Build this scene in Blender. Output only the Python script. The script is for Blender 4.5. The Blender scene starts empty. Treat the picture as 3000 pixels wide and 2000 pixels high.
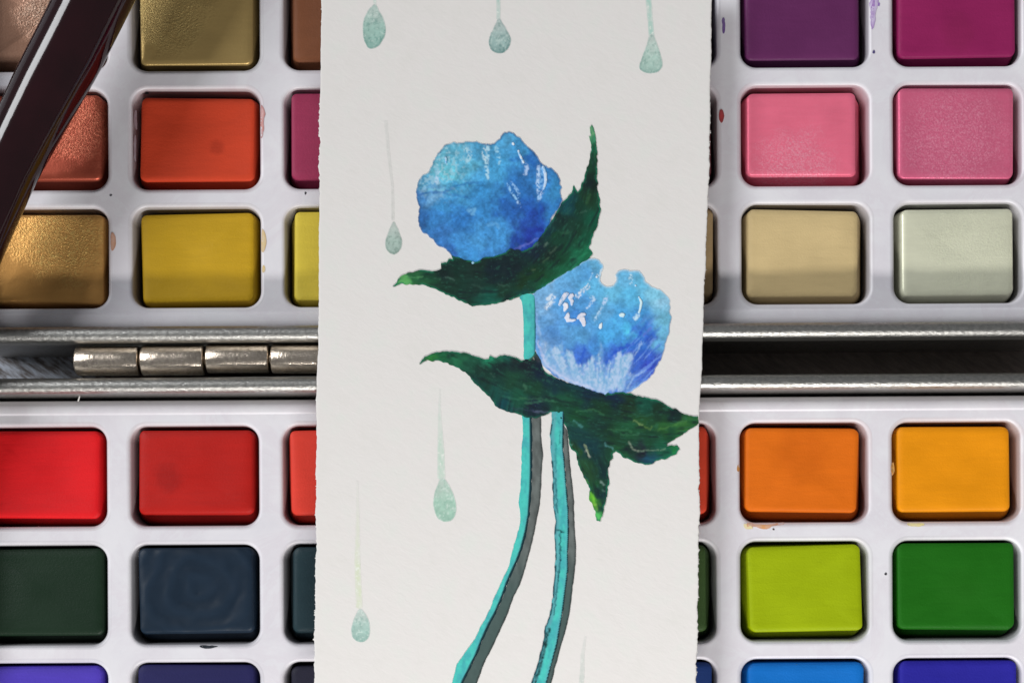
import bpy, bmesh, math, random
import numpy as np
from mathutils import Vector
from mathutils.geometry import delaunay_2d_cdt

# ------------------------------------------------------------------ scale
# 1 px = 0.055 mm of the real tabletop; x right, y down the tabletop, z up
S = 5.5e-5
CX, CY, H = 1500.0, 1700.0, 4300.0          # the camera hangs above this spot, H high
sc = bpy.context.scene
COL = sc.collection
rnd = random.Random(7)


def W(x, y, z=0.0):
    return ((x - 1500.0) * S, (1000.0 - y) * S, z * S)


# ------------------------------------------------------------------ camera
cd = bpy.data.cameras.new('camera')
cam = bpy.data.objects.new('camera', cd)
COL.objects.link(cam)
cam.location = W(CX, CY, H)
cd.sensor_width = 36.0
cd.lens = 36.0 * H / 3000.0
cd.shift_x = (1500.0 - CX) / 3000.0
cd.shift_y = (CY - 1000.0) / 3000.0
cd.clip_start = 0.01
cd.clip_end = 20.0
sc.camera = cam

# ------------------------------------------------------------------ world and lamps
wd = bpy.data.worlds.new('World')
sc.world = wd
wd.use_nodes = True
bg = wd.node_tree.nodes['Background']
bg.inputs['Color'].default_value = (0.93, 0.96, 1.0, 1)
bg.inputs['Strength'].default_value = 0.165


def area(name, az, el, dist, sx, sy, col, power, aim=(1500, 1000, 0)):
    """area lamp at compass direction az (0 = right, 90 = up the picture), elevation el"""
    ld = bpy.data.lights.new(name, 'AREA')
    ld.shape = 'RECTANGLE'
    ld.size, ld.size_y = sx, sy
    ld.color = col
    ld.energy = power
    o = bpy.data.objects.new(name, ld)
    COL.objects.link(o)
    a, e = math.radians(az), math.radians(el)
    d = Vector((math.cos(a) * math.cos(e), math.sin(a) * math.cos(e), math.sin(e)))
    t = Vector(W(*aim))
    o.location = t + d * dist
    o.rotation_euler = d.to_track_quat('Z', 'Y').to_euler()
    return o


area('window_lamp', 155, 38, 4.0, 1.9, 1.55, (0.96, 0.98, 1.0), 108)
area('room_lamp', 276, 27, 0.45, 0.26, 0.032, (1.0, 0.98, 0.95), 1.62)

sc.view_settings.view_transform = 'Standard'
sc.view_settings.look = 'None'
sc.view_settings.exposure = 0.09
sc.view_settings.gamma = 1.0
sc.cycles.max_bounces = 8
sc.cycles.diffuse_bounces = 4

# ------------------------------------------------------------------ small maths helpers
KALB = 1.10


def lin(c):
    c = np.asarray(c, float) / 255.0
    return np.where(c <= 0.04045, c / 12.92, ((c + 0.055) / 1.055) ** 2.4)


def alb(r, g, b, k=KALB):
    v = np.clip(lin((r, g, b)) * k, 0.0, 0.92)
    return (float(v[0]), float(v[1]), float(v[2]), 1.0)


def hsh(ix, iy, seed):
    n = (ix.astype(np.int64) * 374761393 + iy.astype(np.int64) * 668265263 + seed * 1442695041) & 0x7fffffff
    n = ((n ^ (n >> 13)) * 1274126177) & 0x7fffffff
    n = (n ^ (n >> 16)) & 0xffff
    return n / 65535.0


def vnoise(x, y, seed=0):
    x = np.asarray(x, float); y = np.asarray(y, float)
    ix = np.floor(x); iy = np.floor(y)
    fx = x - ix; fy = y - iy
    fx = fx * fx * (3 - 2 * fx); fy = fy * fy * (3 - 2 * fy)
    a = hsh(ix, iy, seed); b = hsh(ix + 1, iy, seed)
    c = hsh(ix, iy + 1, seed); d = hsh(ix + 1, iy + 1, seed)
    return (a * (1 - fx) + b * fx) * (1 - fy) + (c * (1 - fx) + d * fx) * fy


def fbm(x, y, seed=0, octv=3):
    s = 0.0; a = 0.5; t = 0.0
    for k in range(octv):
        s = s + a * vnoise(np.asarray(x) * 2 ** k, np.asarray(y) * 2 ** k, seed + 17 * k)
        t += a; a *= 0.5
    return s / t


def seg_dist(x, y, pts, closed=False):
    p = np.asarray(pts, float)
    a = p if closed else p[:-1]
    b = np.roll(p, -1, 0) if closed else p[1:]
    best = np.full(len(x), 1e9)
    for (ax, ay), (bx, by) in zip(a, b):
        dx, dy = bx - ax, by - ay
        L = dx * dx + dy * dy + 1e-9
        t = np.clip(((x - ax) * dx + (y - ay) * dy) / L, 0, 1)
        best = np.minimum(best, np.hypot(x - ax - t * dx, y - ay - t * dy))
    return best


def inside(x, y, pts):
    p = np.asarray(pts, float); q = np.roll(p, -1, 0)
    r = np.zeros(len(x), bool)
    for (ax, ay), (bx, by) in zip(p, q):
        c = ((ay > y) != (by > y))
        with np.errstate(divide='ignore', invalid='ignore'):
            xi = (bx - ax) * (y - ay) / (by - ay) + ax
        r ^= c & (x < xi)
    return r


def sstep(a, b, x):
    t = np.clip((x - a) / (b - a), 0, 1)
    return t * t * (3 - 2 * t)


def mixc(c, d, t):
    return c * (1 - t[:, None]) + np.asarray(d) * t[:, None]


def idw(x, y, ctrl, power=3.0):
    P = np.array([c[0:2] for c in ctrl], float)
    C = np.array([lin(c[2:5]) for c in ctrl])
    d = np.hypot(x[:, None] - P[None, :, 0], y[:, None] - P[None, :, 1]) + 6.0
    w = d ** -power
    return (w @ C) / w.sum(1)[:, None]


# ------------------------------------------------------------------ object helpers
def link(name, me, mat, parent=None, smooth=True, loc=None):
    o = bpy.data.objects.new(name, me)
    COL.objects.link(o)
    if mat is not None and len(me.materials) == 0:
        me.materials.append(mat)
    if smooth:
        for p in me.polygons:
            p.use_smooth = True
    if parent is not None:
        o.parent = parent
    if loc is not None:
        o.location = loc
    return o


def mesh(name, verts, faces, fix=False):
    me = bpy.data.meshes.new(name)
    me.from_pydata([tuple(v) for v in verts], [], [tuple(f) for f in faces])
    if fix:
        bm = bmesh.new(); bm.from_mesh(me)
        bmesh.ops.recalc_face_normals(bm, faces=bm.faces)
        up = sum(f.normal.z * f.calc_area() for f in bm.faces)
        if fix == 'up' and up < 0:
            bmesh.ops.reverse_faces(bm, faces=bm.faces)
        bm.to_mesh(me); bm.free()
    me.update()
    return me


def empty(name, loc=(0, 0, 0)):
    o = bpy.data.objects.new(name, None)
    o.empty_display_size = 0.005
    COL.objects.link(o)
    o.location = loc
    return o


def tag(o, label=None, cat=None, group=None, kind=None):
    if label: o['label'] = label
    if cat: o['category'] = cat
    if group: o['group'] = group
    if kind: o['kind'] = kind
    return o


# ------------------------------------------------------------------ materials
def new_mat(name):
    m = bpy.data.materials.new(name)
    m.use_nodes = True
    nt = m.node_tree
    return m, nt, nt.nodes['Principled BSDF']


def pxcoord(nt, scale=(1, 1, 1), rot=0.0):
    g = nt.nodes.new('ShaderNodeNewGeometry')
    mp = nt.nodes.new('ShaderNodeMapping')
    mp.inputs['Scale'].default_value = tuple(s / S for s in scale)
    mp.inputs['Rotation'].default_value = (0, 0, rot)
    nt.links.new(g.outputs['Position'], mp.inputs['Vector'])
    return mp.outputs['Vector']


def noise(nt, vec, size, detail=3.0, rough=0.55, dist=0.0):
    n = nt.nodes.new('ShaderNodeTexNoise')
    n.inputs['Scale'].default_value = 1.0 / size
    n.inputs['Detail'].default_value = detail
    n.inputs['Roughness'].default_value = rough
    n.inputs['Distortion'].default_value = dist
    nt.links.new(vec, n.inputs['Vector'])
    return n.outputs['Fac']


def ramp(nt, fac, stops):
    r = nt.nodes.new('ShaderNodeValToRGB')
    e = r.color_ramp.elements
    while len(e) < len(stops):
        e.new(0.5)
    for k, (p, c) in enumerate(stops):
        e[k].position = p
        e[k].color = c
    nt.links.new(fac, r.inputs['Fac'])
    return r.outputs['Color']


def bump(nt, b, height, dist_px, strength=1.0, normal=None):
    n = nt.nodes.new('ShaderNodeBump')
    n.inputs['Distance'].default_value = dist_px * S
    n.inputs['Strength'].default_value = strength
    nt.links.new(height, n.inputs['Height'])
    if normal is not None:
        nt.links.new(normal, n.inputs['Normal'])
    nt.links.new(n.outputs['Normal'], b.inputs['Normal'])
    return n.outputs['Normal']


def grey(v):
    return (v, v, v, 1)


def mat_tray():
    m, nt, b = new_mat('white_plastic')
    v = pxcoord(nt)
    n = noise(nt, v, 160, 4)
    c = ramp(nt, n, [(0.3, alb(214, 212, 217)), (0.7, alb(221, 219, 223))])
    # faint dried wash left on the plastic
    wash = noise(nt, v, 240, 6, 0.7, 0.8)
    tm = nt.nodes.new('ShaderNodeMix'); tm.data_type = 'RGBA'; tm.blend_type = 'MULTIPLY'
    tm.inputs['Factor'].default_value = 1.0
    nt.links.new(c, tm.inputs['A'])
    nt.links.new(ramp(nt, wash, [(0.42, (1, 1, 1, 1)), (0.56, (0.955, 0.93, 0.945, 1)), (0.60, (0.985, 0.98, 0.985, 1)), (0.72, (0.94, 0.935, 0.95, 1))]), tm.inputs['B'])
    c = tm.outputs['Result']
    a = nt.nodes.new('ShaderNodeAttribute'); a.attribute_name = 'pigment'  # well tint: faint stain at the rims, painted shade in the gaps
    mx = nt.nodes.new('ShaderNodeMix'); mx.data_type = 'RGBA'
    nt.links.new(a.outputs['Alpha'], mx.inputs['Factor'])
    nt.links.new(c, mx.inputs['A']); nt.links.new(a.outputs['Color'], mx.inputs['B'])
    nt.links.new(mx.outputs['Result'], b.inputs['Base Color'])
    b.inputs['Roughness'].default_value = 0.38
    b.inputs['Specular IOR Level'].default_value = 0.4
    bump(nt, b, noise(nt, v, 60, 2), 1.2, 0.5)
    return m


def mat_metal(name, c1, c2, rough, grain, depth, sx=1.0):
    m, nt, b = new_mat(name)
    v = pxcoord(nt, (sx, 1, 1))
    n = noise(nt, v, grain, 4, 0.65)
    c = ramp(nt, n, [(0.3, c1), (0.7, c2)])
    nt.links.new(c, b.inputs['Base Color'])
    b.inputs['Metallic'].default_value = 1.0
    b.inputs['Roughness'].default_value = rough
    bump(nt, b, n, depth, 0.6)
    return m


def paper_grain(nt, b):
    v2 = pxcoord(nt, (1.0, 1.0, 1.0), 0.5)
    mp = nt.nodes.new('ShaderNodeMapping')
    mp.inputs['Scale'].default_value = (0.55, 1.0, 1.0)
    nt.links.new(v2, mp.inputs['Vector'])
    bump(nt, b, noise(nt, mp.outputs['Vector'], 18, 4, 0.65, 0.4), 3.2, 0.21)


def mat_paint(wash=False):
    m, nt, b = new_mat('thin_wash' if wash else 'dried_watercolour')
    a = nt.nodes.new('ShaderNodeAttribute')
    a.attribute_name = 'pigment'
    nt.links.new(a.outputs['Color'], b.inputs['Base Color'])
    b.inputs['Roughness'].default_value = 0.55
    b.inputs['Specular IOR Level'].default_value = 0.25
    if wash:
        b.inputs['Roughness'].default_value = 0.9
        b.inputs['Specular IOR Level'].default_value = 0.1
        paper_grain(nt, b)
        return m
    v = pxcoord(nt)
    bump(nt, b, noise(nt, v, 9, 3, 0.6), 1.2, 0.4)
    return m


def mat_paper():
    m, nt, b = new_mat('rough_watercolour_paper')
    v = pxcoord(nt)
    n = noise(nt, v, 70, 5, 0.6)
    c = ramp(nt, n, [(0.25, alb(217, 214, 210)), (0.5, alb(220, 216, 213)), (0.75, alb(217, 217, 212))])
    nt.links.new(c, b.inputs['Base Color'])
    b.inputs['Roughness'].default_value = 0.9
    b.inputs['Specular IOR Level'].default_value = 0.1
    paper_grain(nt, b)
    return m


def mat_table():
    m, nt, b = new_mat('dark_tabletop')
    v = pxcoord(nt, (1.0, 1.0, 1.0), 0.6)
    mp = nt.nodes.new('ShaderNodeMapping')
    mp.inputs['Scale'].default_value = (0.25, 1.0, 1.0)
    nt.links.new(v, mp.inputs['Vector'])
    n = noise(nt, mp.outputs['Vector'], 16, 4, 0.6)
    c = ramp(nt, n, [(0.3, alb(76, 66, 60)), (0.7, alb(104, 92, 84))])
    # a patch of blue grey streaks near the left end of the hinge
    sx = nt.nodes.new('ShaderNodeSeparateXYZ')
    nt.links.new(pxcoord(nt), sx.inputs[0])
    mr = nt.nodes.new('ShaderNodeMapRange')
    mr.inputs['From Min'].default_value = -1500 + 330
    mr.inputs['From Max'].default_value = -1500 + 130
    nt.links.new(sx.outputs['X'], mr.inputs['Value'])
    st = ramp(nt, n, [(0.40, grey(0.10)), (0.64, grey(1.0))])
    mu = nt.nodes.new('ShaderNodeMath'); mu.operation = 'MULTIPLY'
    nt.links.new(mr.outputs[0], mu.inputs[0]); nt.links.new(st, mu.inputs[1])
    mx = nt.nodes.new('ShaderNodeMix'); mx.data_type = 'RGBA'
    nt.links.new(mu.outputs[0], mx.inputs['Factor'])
    nt.links.new(c, mx.inputs['A'])
    mx.inputs['B'].default_value = (0.50, 0.54, 0.62, 1)
    nt.links.new(mx.outputs['Result'], b.inputs['Base Color'])
    b.inputs['Roughness'].default_value = 0.45
    b.inputs['Specular IOR Level'].default_value = 0.3
    bump(nt, b, n, 4, 0.4)
    return m


def mat_lacquer():
    m, nt, b = new_mat('dark_maroon_lacquer')
    v = pxcoord(nt)
    n = noise(nt, v, 120, 3)
    c = ramp(nt, n, [(0.3, (0.013, 0.0020, 0.0036, 1)), (0.7, (0.019, 0.0028, 0.005, 1))])
    nt.links.new(c, b.inputs['Base Color'])
    b.inputs['Roughness'].default_value = 0.10
    b.inputs['IOR'].default_value = 1.5
    mp = nt.nodes.new('ShaderNodeMapping')
    mp.inputs['Rotation'].default_value = (0, 0, math.radians(28))
    mp.inputs['Scale'].default_value = (0.35, 1.0, 1.0)
    nt.links.new(v, mp.inputs['Vector'])
    h1 = noise(nt, mp.outputs['Vector'], 20, 1, 0.4, 0.3)
    msk = ramp(nt, noise(nt, v, 210, 1), [(0.46, grey(0)), (0.56, grey(1))])
    mu = nt.nodes.new('ShaderNodeMath'); mu.operation = 'MULTIPLY'
    nt.links.new(h1, mu.inputs[0]); nt.links.new(msk, mu.inputs[1])
    bump(nt, b, mu.outputs[0], 2.0, 0.14)
    return m


def wet_patch(nt, v, c, patch):
    """a rounder, darker (or paler) place where the cake has been worked"""
    vs_ = nt.nodes.new('ShaderNodeVectorMath'); vs_.operation = 'MULTIPLY'
    vs_.inputs[1].default_value = (1, 1, 0)
    nt.links.new(v, vs_.inputs[0])
    vd = nt.nodes.new('ShaderNodeVectorMath'); vd.operation = 'DISTANCE'
    nt.links.new(vs_.outputs[0], vd.inputs[0])
    vd.inputs[1].default_value = (patch[0] - 1500, 1000 - patch[1], 0)
    wob = nt.nodes.new('ShaderNodeMath'); wob.operation = 'MULTIPLY_ADD'
    nt.links.new(noise(nt, v, patch[2] * 0.8, 2), wob.inputs[0])
    wob.inputs[1].default_value = patch[2] * 0.9
    nt.links.new(vd.outputs['Value'], wob.inputs[2])
    mr = nt.nodes.new('ShaderNodeMapRange'); mr.interpolation_type = 'SMOOTHSTEP'
    mr.inputs['From Min'].default_value = patch[2] * 1.7
    mr.inputs['From Max'].default_value = patch[2] * 0.9
    nt.links.new(wob.outputs[0], mr.inputs['Value'])
    mx = nt.nodes.new('ShaderNodeMix'); mx.data_type = 'RGBA'; mx.blend_type = 'MULTIPLY'
    nt.links.new(mr.outputs[0], mx.inputs['Factor'])
    nt.links.new(c, mx.inputs['A']); mx.inputs['B'].default_value = patch[3]
    return mx.outputs['Result']


def mat_pan(name, col, shimmer=0.0, fleck=None, rough=0.5, grain=5.5, swirl=0.0, spot=None, patch=None):
    m, nt, b = new_mat(name)
    v = pxcoord(nt)
    n = noise(nt, v, 130, 4, 0.5, 0.3)
    f = lambda k: tuple(min(0.95, q * k) for q in col[:3]) + (1,)
    c = ramp(nt, n, [(0.3, f(0.94)), (0.7, f(1.05))])
    b.inputs['Specular IOR Level'].default_value = 0.18
    fine = noise(nt, v, grain, 3, 0.6)
    # faint strokes left by a wet brush
    st_m = nt.nodes.new('ShaderNodeMapping')
    st_m.inputs['Rotation'].default_value = (0, 0, 0.25 + 0.9 * math.sin(col[0] * 91.0 + col[1] * 37.0))
    st_m.inputs['Scale'].default_value = (0.16, 1.0, 1.0)
    nt.links.new(v, st_m.inputs['Vector'])
    brushed = noise(nt, st_m.outputs['Vector'], 17, 3, 0.55, 0.6)
    rg = nt.nodes.new('ShaderNodeMapRange')
    rg.inputs['To Min'].default_value = rough - 0.10; rg.inputs['To Max'].default_value = rough + 0.22
    nt.links.new(n, rg.inputs['Value']); nt.links.new(rg.outputs[0], b.inputs['Roughness'])
    tint = nt.nodes.new('ShaderNodeMix'); tint.data_type = 'RGBA'; tint.blend_type = 'MULTIPLY'
    tint.inputs['Factor'].default_value = 1.0
    nt.links.new(c, tint.inputs['A'])
    nt.links.new(ramp(nt, brushed, [(0.3, grey(0.965)), (0.7, grey(1.03))]), tint.inputs['B'])
    c = tint.outputs['Result']
    if patch:
        c = wet_patch(nt, v, c, patch)
    if shimmer > 0:
        big = noise(nt, v, 60, 2, 0.5)
        mul = nt.nodes.new('ShaderNodeMath'); mul.operation = 'MULTIPLY'
        vo = nt.nodes.new('ShaderNodeTexVoronoi')
        vo.inputs['Scale'].default_value = 1.0 / (grain * 0.85)
        nt.links.new(v, vo.inputs['Vector'])
        sep = nt.nodes.new('ShaderNodeSeparateColor')
        nt.links.new(vo.outputs['Color'], sep.inputs[0])
        flk = ramp(nt, sep.outputs[0], [(0.20, grey(0.18)), (1.0, grey(0.9))])
        sm = nt.nodes.new('ShaderNodeMath'); sm.operation = 'MULTIPLY'
        nt.links.new(flk, sm.inputs[0])
        nt.links.new(ramp(nt, fine, [(0.36, grey(0.15)), (0.62, grey(1))]), sm.inputs[1])
        sp = sm.outputs[0]
        # the rubbed, grainy part of the cake, with glitter painted in as paler flecks
        vd = nt.nodes.new('ShaderNodeVectorMath'); vd.operation = 'DISTANCE'
        vs_ = nt.nodes.new('ShaderNodeVectorMath'); vs_.operation = 'MULTIPLY'
        vs_.inputs[1].default_value = (1, 1, 0)
        nt.links.new(v, vs_.inputs[0]); nt.links.new(vs_.outputs[0], vd.inputs[0])
        vd.inputs[1].default_value = (spot[0] - 1500, 1000 - spot[1], 0)
        wob = nt.nodes.new('ShaderNodeMath'); wob.operation = 'MULTIPLY_ADD'
        nt.links.new(big, wob.inputs[0]); wob.inputs[1].default_value = 120.0
        nt.links.new(vd.outputs['Value'], wob.inputs[2])
        mr = nt.nodes.new('ShaderNodeMapRange'); mr.interpolation_type = 'SMOOTHSTEP'
        mr.inputs['From Min'].default_value = spot[2] * 1.25 + 60
        mr.inputs['From Max'].default_value = spot[2] * 0.45 + 60
        mr.inputs['To Min'].default_value = 0.08
        nt.links.new(wob.outputs[0], mr.inputs['Value'])
        msk = mr.outputs[0]
        nt.links.new(sp, mul.inputs[0]); nt.links.new(msk, mul.inputs[1])
        mx = nt.nodes.new('ShaderNodeMix'); mx.data_type = 'RGBA'
        nt.links.new(mul.outputs[0], mx.inputs['Factor'])
        nt.links.new(c, mx.inputs['A'])
        mx.inputs['B'].default_value = fleck
        nt.links.new(mx.outputs['Result'], b.inputs['Base Color'])
        b.inputs['Metallic'].default_value = 0.55 * shimmer
        for l_ in list(b.inputs['Roughness'].links): nt.links.remove(l_)
        b.inputs['Roughness'].default_value = 0.36
        mb = nt.nodes.new('ShaderNodeMath'); mb.operation = 'MULTIPLY'
        nt.links.new(fine, mb.inputs[0]); nt.links.new(msk, mb.inputs[1])
        bump(nt, b, mb.outputs[0], 5.0, 0.8 * shimmer)
    else:
        nrm = None
        if swirl:
            sub = nt.nodes.new('ShaderNodeVectorMath'); sub.operation = 'SUBTRACT'
            nt.links.new(v, sub.inputs[0]); sub.inputs[1].default_value = (spot[0] - 1500, 1000 - spot[1], 0)
            w = nt.nodes.new('ShaderNodeTexWave')
            w.wave_type = 'RINGS'; w.rings_direction = 'Z'
            w.inputs['Scale'].default_value = 0.0052
            w.inputs['Distortion'].default_value = 11.0
            w.inputs['Detail'].default_value = 3.0
            w.inputs['Detail Scale'].default_value = 0.55
            w.inputs['Detail Roughness'].default_value = 0.62
            nt.links.new(sub.outputs[0], w.inputs['Vector'])
            mx = nt.nodes.new('ShaderNodeMix'); mx.data_type = 'RGBA'
            lo = ramp(nt, w.outputs['Fac'], [(0.3, grey(0.0)), (0.9, grey(0.28))])
            nt.links.new(lo, mx.inputs['Factor'])
            nt.links.new(c, mx.inputs['A']); mx.inputs['B'].default_value = f(1.45)
            nt.links.new(mx.outputs['Result'], b.inputs['Base Color'])
            bump(nt, b, w.outputs['Fac'], 4.0, 0.42)
        else:
            nt.links.new(c, b.inputs['Base Color'])
            ad = nt.nodes.new('ShaderNodeMath'); ad.operation = 'MULTIPLY_ADD'
            nt.links.new(brushed, ad.inputs[0]); ad.inputs[1].default_value = 0.8
            nt.links.new(fine, ad.inputs[2])
            bump(nt, b, ad.outputs[0], 1.8, 0.45)
    return m


M_TRAY = mat_tray()
M_TIN = mat_metal('brushed_tin', (0.32, 0.315, 0.30, 1), (0.50, 0.49, 0.465, 1), 0.38, 7.0, 3.0, 0.6)
M_HINGE = mat_metal('nickel', (0.58, 0.49, 0.40, 1), (0.86, 0.75, 0.63, 1), 0.25, 9.0, 2.2)
M_PAINT = mat_paint()
M_PAPER = mat_paper()
M_WASH = mat_paint(True)
M_TABLE = mat_table()
M_LACQ = mat_lacquer()

# ------------------------------------------------------------------ table
t = 60000
tb = link('tabletop', mesh('tabletop', [W(1500 - t, 1000 + t, -210), W(1500 + t, 1000 + t, -210), W(1500 + t, 1000 - t, -210), W(1500 - t, 1000 - t, -210)], [(0, 1, 2, 3)]), M_TABLE, smooth=False)
tag(tb, kind='structure')

# ------------------------------------------------------------------ the paint tin
ROT = 0.0058                      # the open tin lies a third of a degree askew


class Half:
    def __init__(self, dx):
        self.dx = dx

    def __call__(self, x, y, z=0.0):
        X = x + self.dx + (y - 1050) * ROT
        Y = y - (x - 1500) * ROT
        return W(X, Y, z)


TOPH, BOTH = Half(0.0), Half(-9.0)


def rrect(cx, cy, hx, hy, r, k=8, per=0):
    """rounded rectangle, k segments a corner; the same count whatever its size"""
    pts = []
    for q, (sx, sy) in enumerate(((1, 1), (-1, 1), (-1, -1), (1, -1))):
        ox, oy = cx + sx * (hx - r), cy + sy * (hy - r)
        for i in range(k + 1):
            a = math.radians(90 * q + 90.0 * i / k)
            pts.append((ox + r * math.cos(a), oy + r * math.sin(a)))
    return pts


def loft(rings, close_bottom=False, close_top=False):
    """rings of equal count -> verts, faces"""
    n = len(rings[0]); V = []; F = []
    for r in rings:
        V += r
    for j in range(len(rings) - 1):
        for i in range(n):
            a = j * n + i; b = j * n + (i + 1) % n
            F.append((a, b, b + n, a + n))
    if close_bottom:
        F.append(tuple(reversed(range(n))))
    if close_top:
        m = (len(rings) - 1) * n
        F.append(tuple(m + i for i in range(n)))
    return V, F


COLS = [131 + 446.4 * k for k in range(7)]
ROWS_T = [54.0, 402.0, 748.0]
ROWS_B = [1388.0, 1735.0, 2080.0]
HX, HY, CR, FIL = 187.0, 146.0, 46.0, 12.0
RIM = 86.0


def tin_half(name, hf, y0, y1, parent):
    cx, cy = 1498.0, (y0 + y1) / 2
    hx, hy = 1616.0, (y1 - y0) / 2
    prof = [(-46, -200), (-46, 20), (-46, 58)]
    for i in range(1, 12):
        a = math.pi * i / 12
        prof.append((-23 - 23 * math.cos(a), 62 + 24 * math.sin(a)))
    prof += [(0, 58), (0, 20), (0, -200), (-20, -209)]
    rings = []
    for off, z in prof:
        rings.append([hf(x, y, z) for x, y in rrect(cx, cy, hx + off, hy + off, 70 + off, 8)])
    V, F = loft(rings, close_bottom=True, close_top=True)
    F = [tuple(reversed(f)) for f in F]
    # floor faces
    me = mesh(name, V, F, True)
    return link(name, me, M_TIN, parent)


tin = empty('paint_tin', W(1500, 1058, -205))
tag(tin, 'open silver hinged tin box holding both white trays of paint under the card', 'paint box')
tin_inv = Vector(tin.location)


def attach(o, parent):
    """parent an object built in world coordinates to an empty that sits elsewhere"""
    o.parent = parent
    o.matrix_parent_inverse = parent.matrix_basis.inverted()


lid = tin_half('lid_shell', TOPH, -212.0, 1007.0, None); attach(lid, tin)
base = tin_half('base_shell', BOTH, 1109.0, 2360.0, None); attach(base, tin)
tag(lid, 'upper tin half with grey metal rim'); tag(base, 'lower tin half with grey metal rim')

# hinge: knuckles on a pin
hinge_pin = None


def knuckle(x0, x1, yc, r, zc, tilt, yshift):
    n = 28
    ringx = [(x0 + 1, r - 6), (x0 + 3, r - 2), (x0 + 7, r), (x0 + (x1 - x0) * 0.33, r), (x0 + (x1 - x0) * 0.66, r), (x1 - 7, r), (x1 - 3, r - 2), (x1 - 1, r - 6)]
    rings = []
    for x, rr in ringx:
        rings.append([W(x, yc + tilt * (x - x0) + yshift + rr * math.cos(a), zc + rr * math.sin(a)) for a in [2 * math.pi * i / n for i in range(n)]])
    V, F = loft(rings, True, True)
    return mesh('hinge_knuckle', V, F, True)


pin = mesh('hinge', *loft([[W(x, 1061 - (x - 232) * 0.010 + 14 * math.cos(a), 20 + 14 * math.sin(a)) for a in [2 * math.pi * i / 12 for i in range(12)]] for x in (236, 1150)], True, True))
hinge = link('hinge', pin, M_HINGE); attach(hinge, tin)
edges = [228, 419, 608, 797, 986, 1175]
for k in range(5):
    me = knuckle(edges[k] + 2, edges[k + 1] - 2, 1061 - (edges[k] - 232) * 0.0100, 43 + (0, 1, -1, 0, 1)[k], 20, -0.004, (0, 0, -3, -1, 0)[k])
    o = link('hinge_knuckle', me, M_HINGE)
    attach(o, hinge)
# hinge leaves folded down behind the knuckles
for nm, yy in (('hinge_leaf', 1008.0), ('hinge_leaf', 1104.0)):
    V = [W(232, yy + 7, 14), W(1172, yy - 3, 14), W(1172, yy - 3, -150), W(232, yy + 7, -150)]
    V += [(a, b - 5 * S, c) for a, b, c in V]
    o = link(nm, mesh(nm, V, [(0, 1, 2, 3), (7, 6, 5, 4), (0, 4, 5, 1), (1, 5, 6, 2), (2, 6, 7, 3), (3, 7, 4, 0)]), M_TIN, smooth=False)
    attach(o, hinge)


# ------------------------------------------------------------------ trays
def sdf_rr(x, y, cx, cy):
    qx = np.abs(x - cx) - (HX - CR); qy = np.abs(y - cy) - (HY - CR)
    return np.hypot(np.maximum(qx, 0), np.maximum(qy, 0)) + np.minimum(np.maximum(qx, qy), 0) - CR


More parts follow.
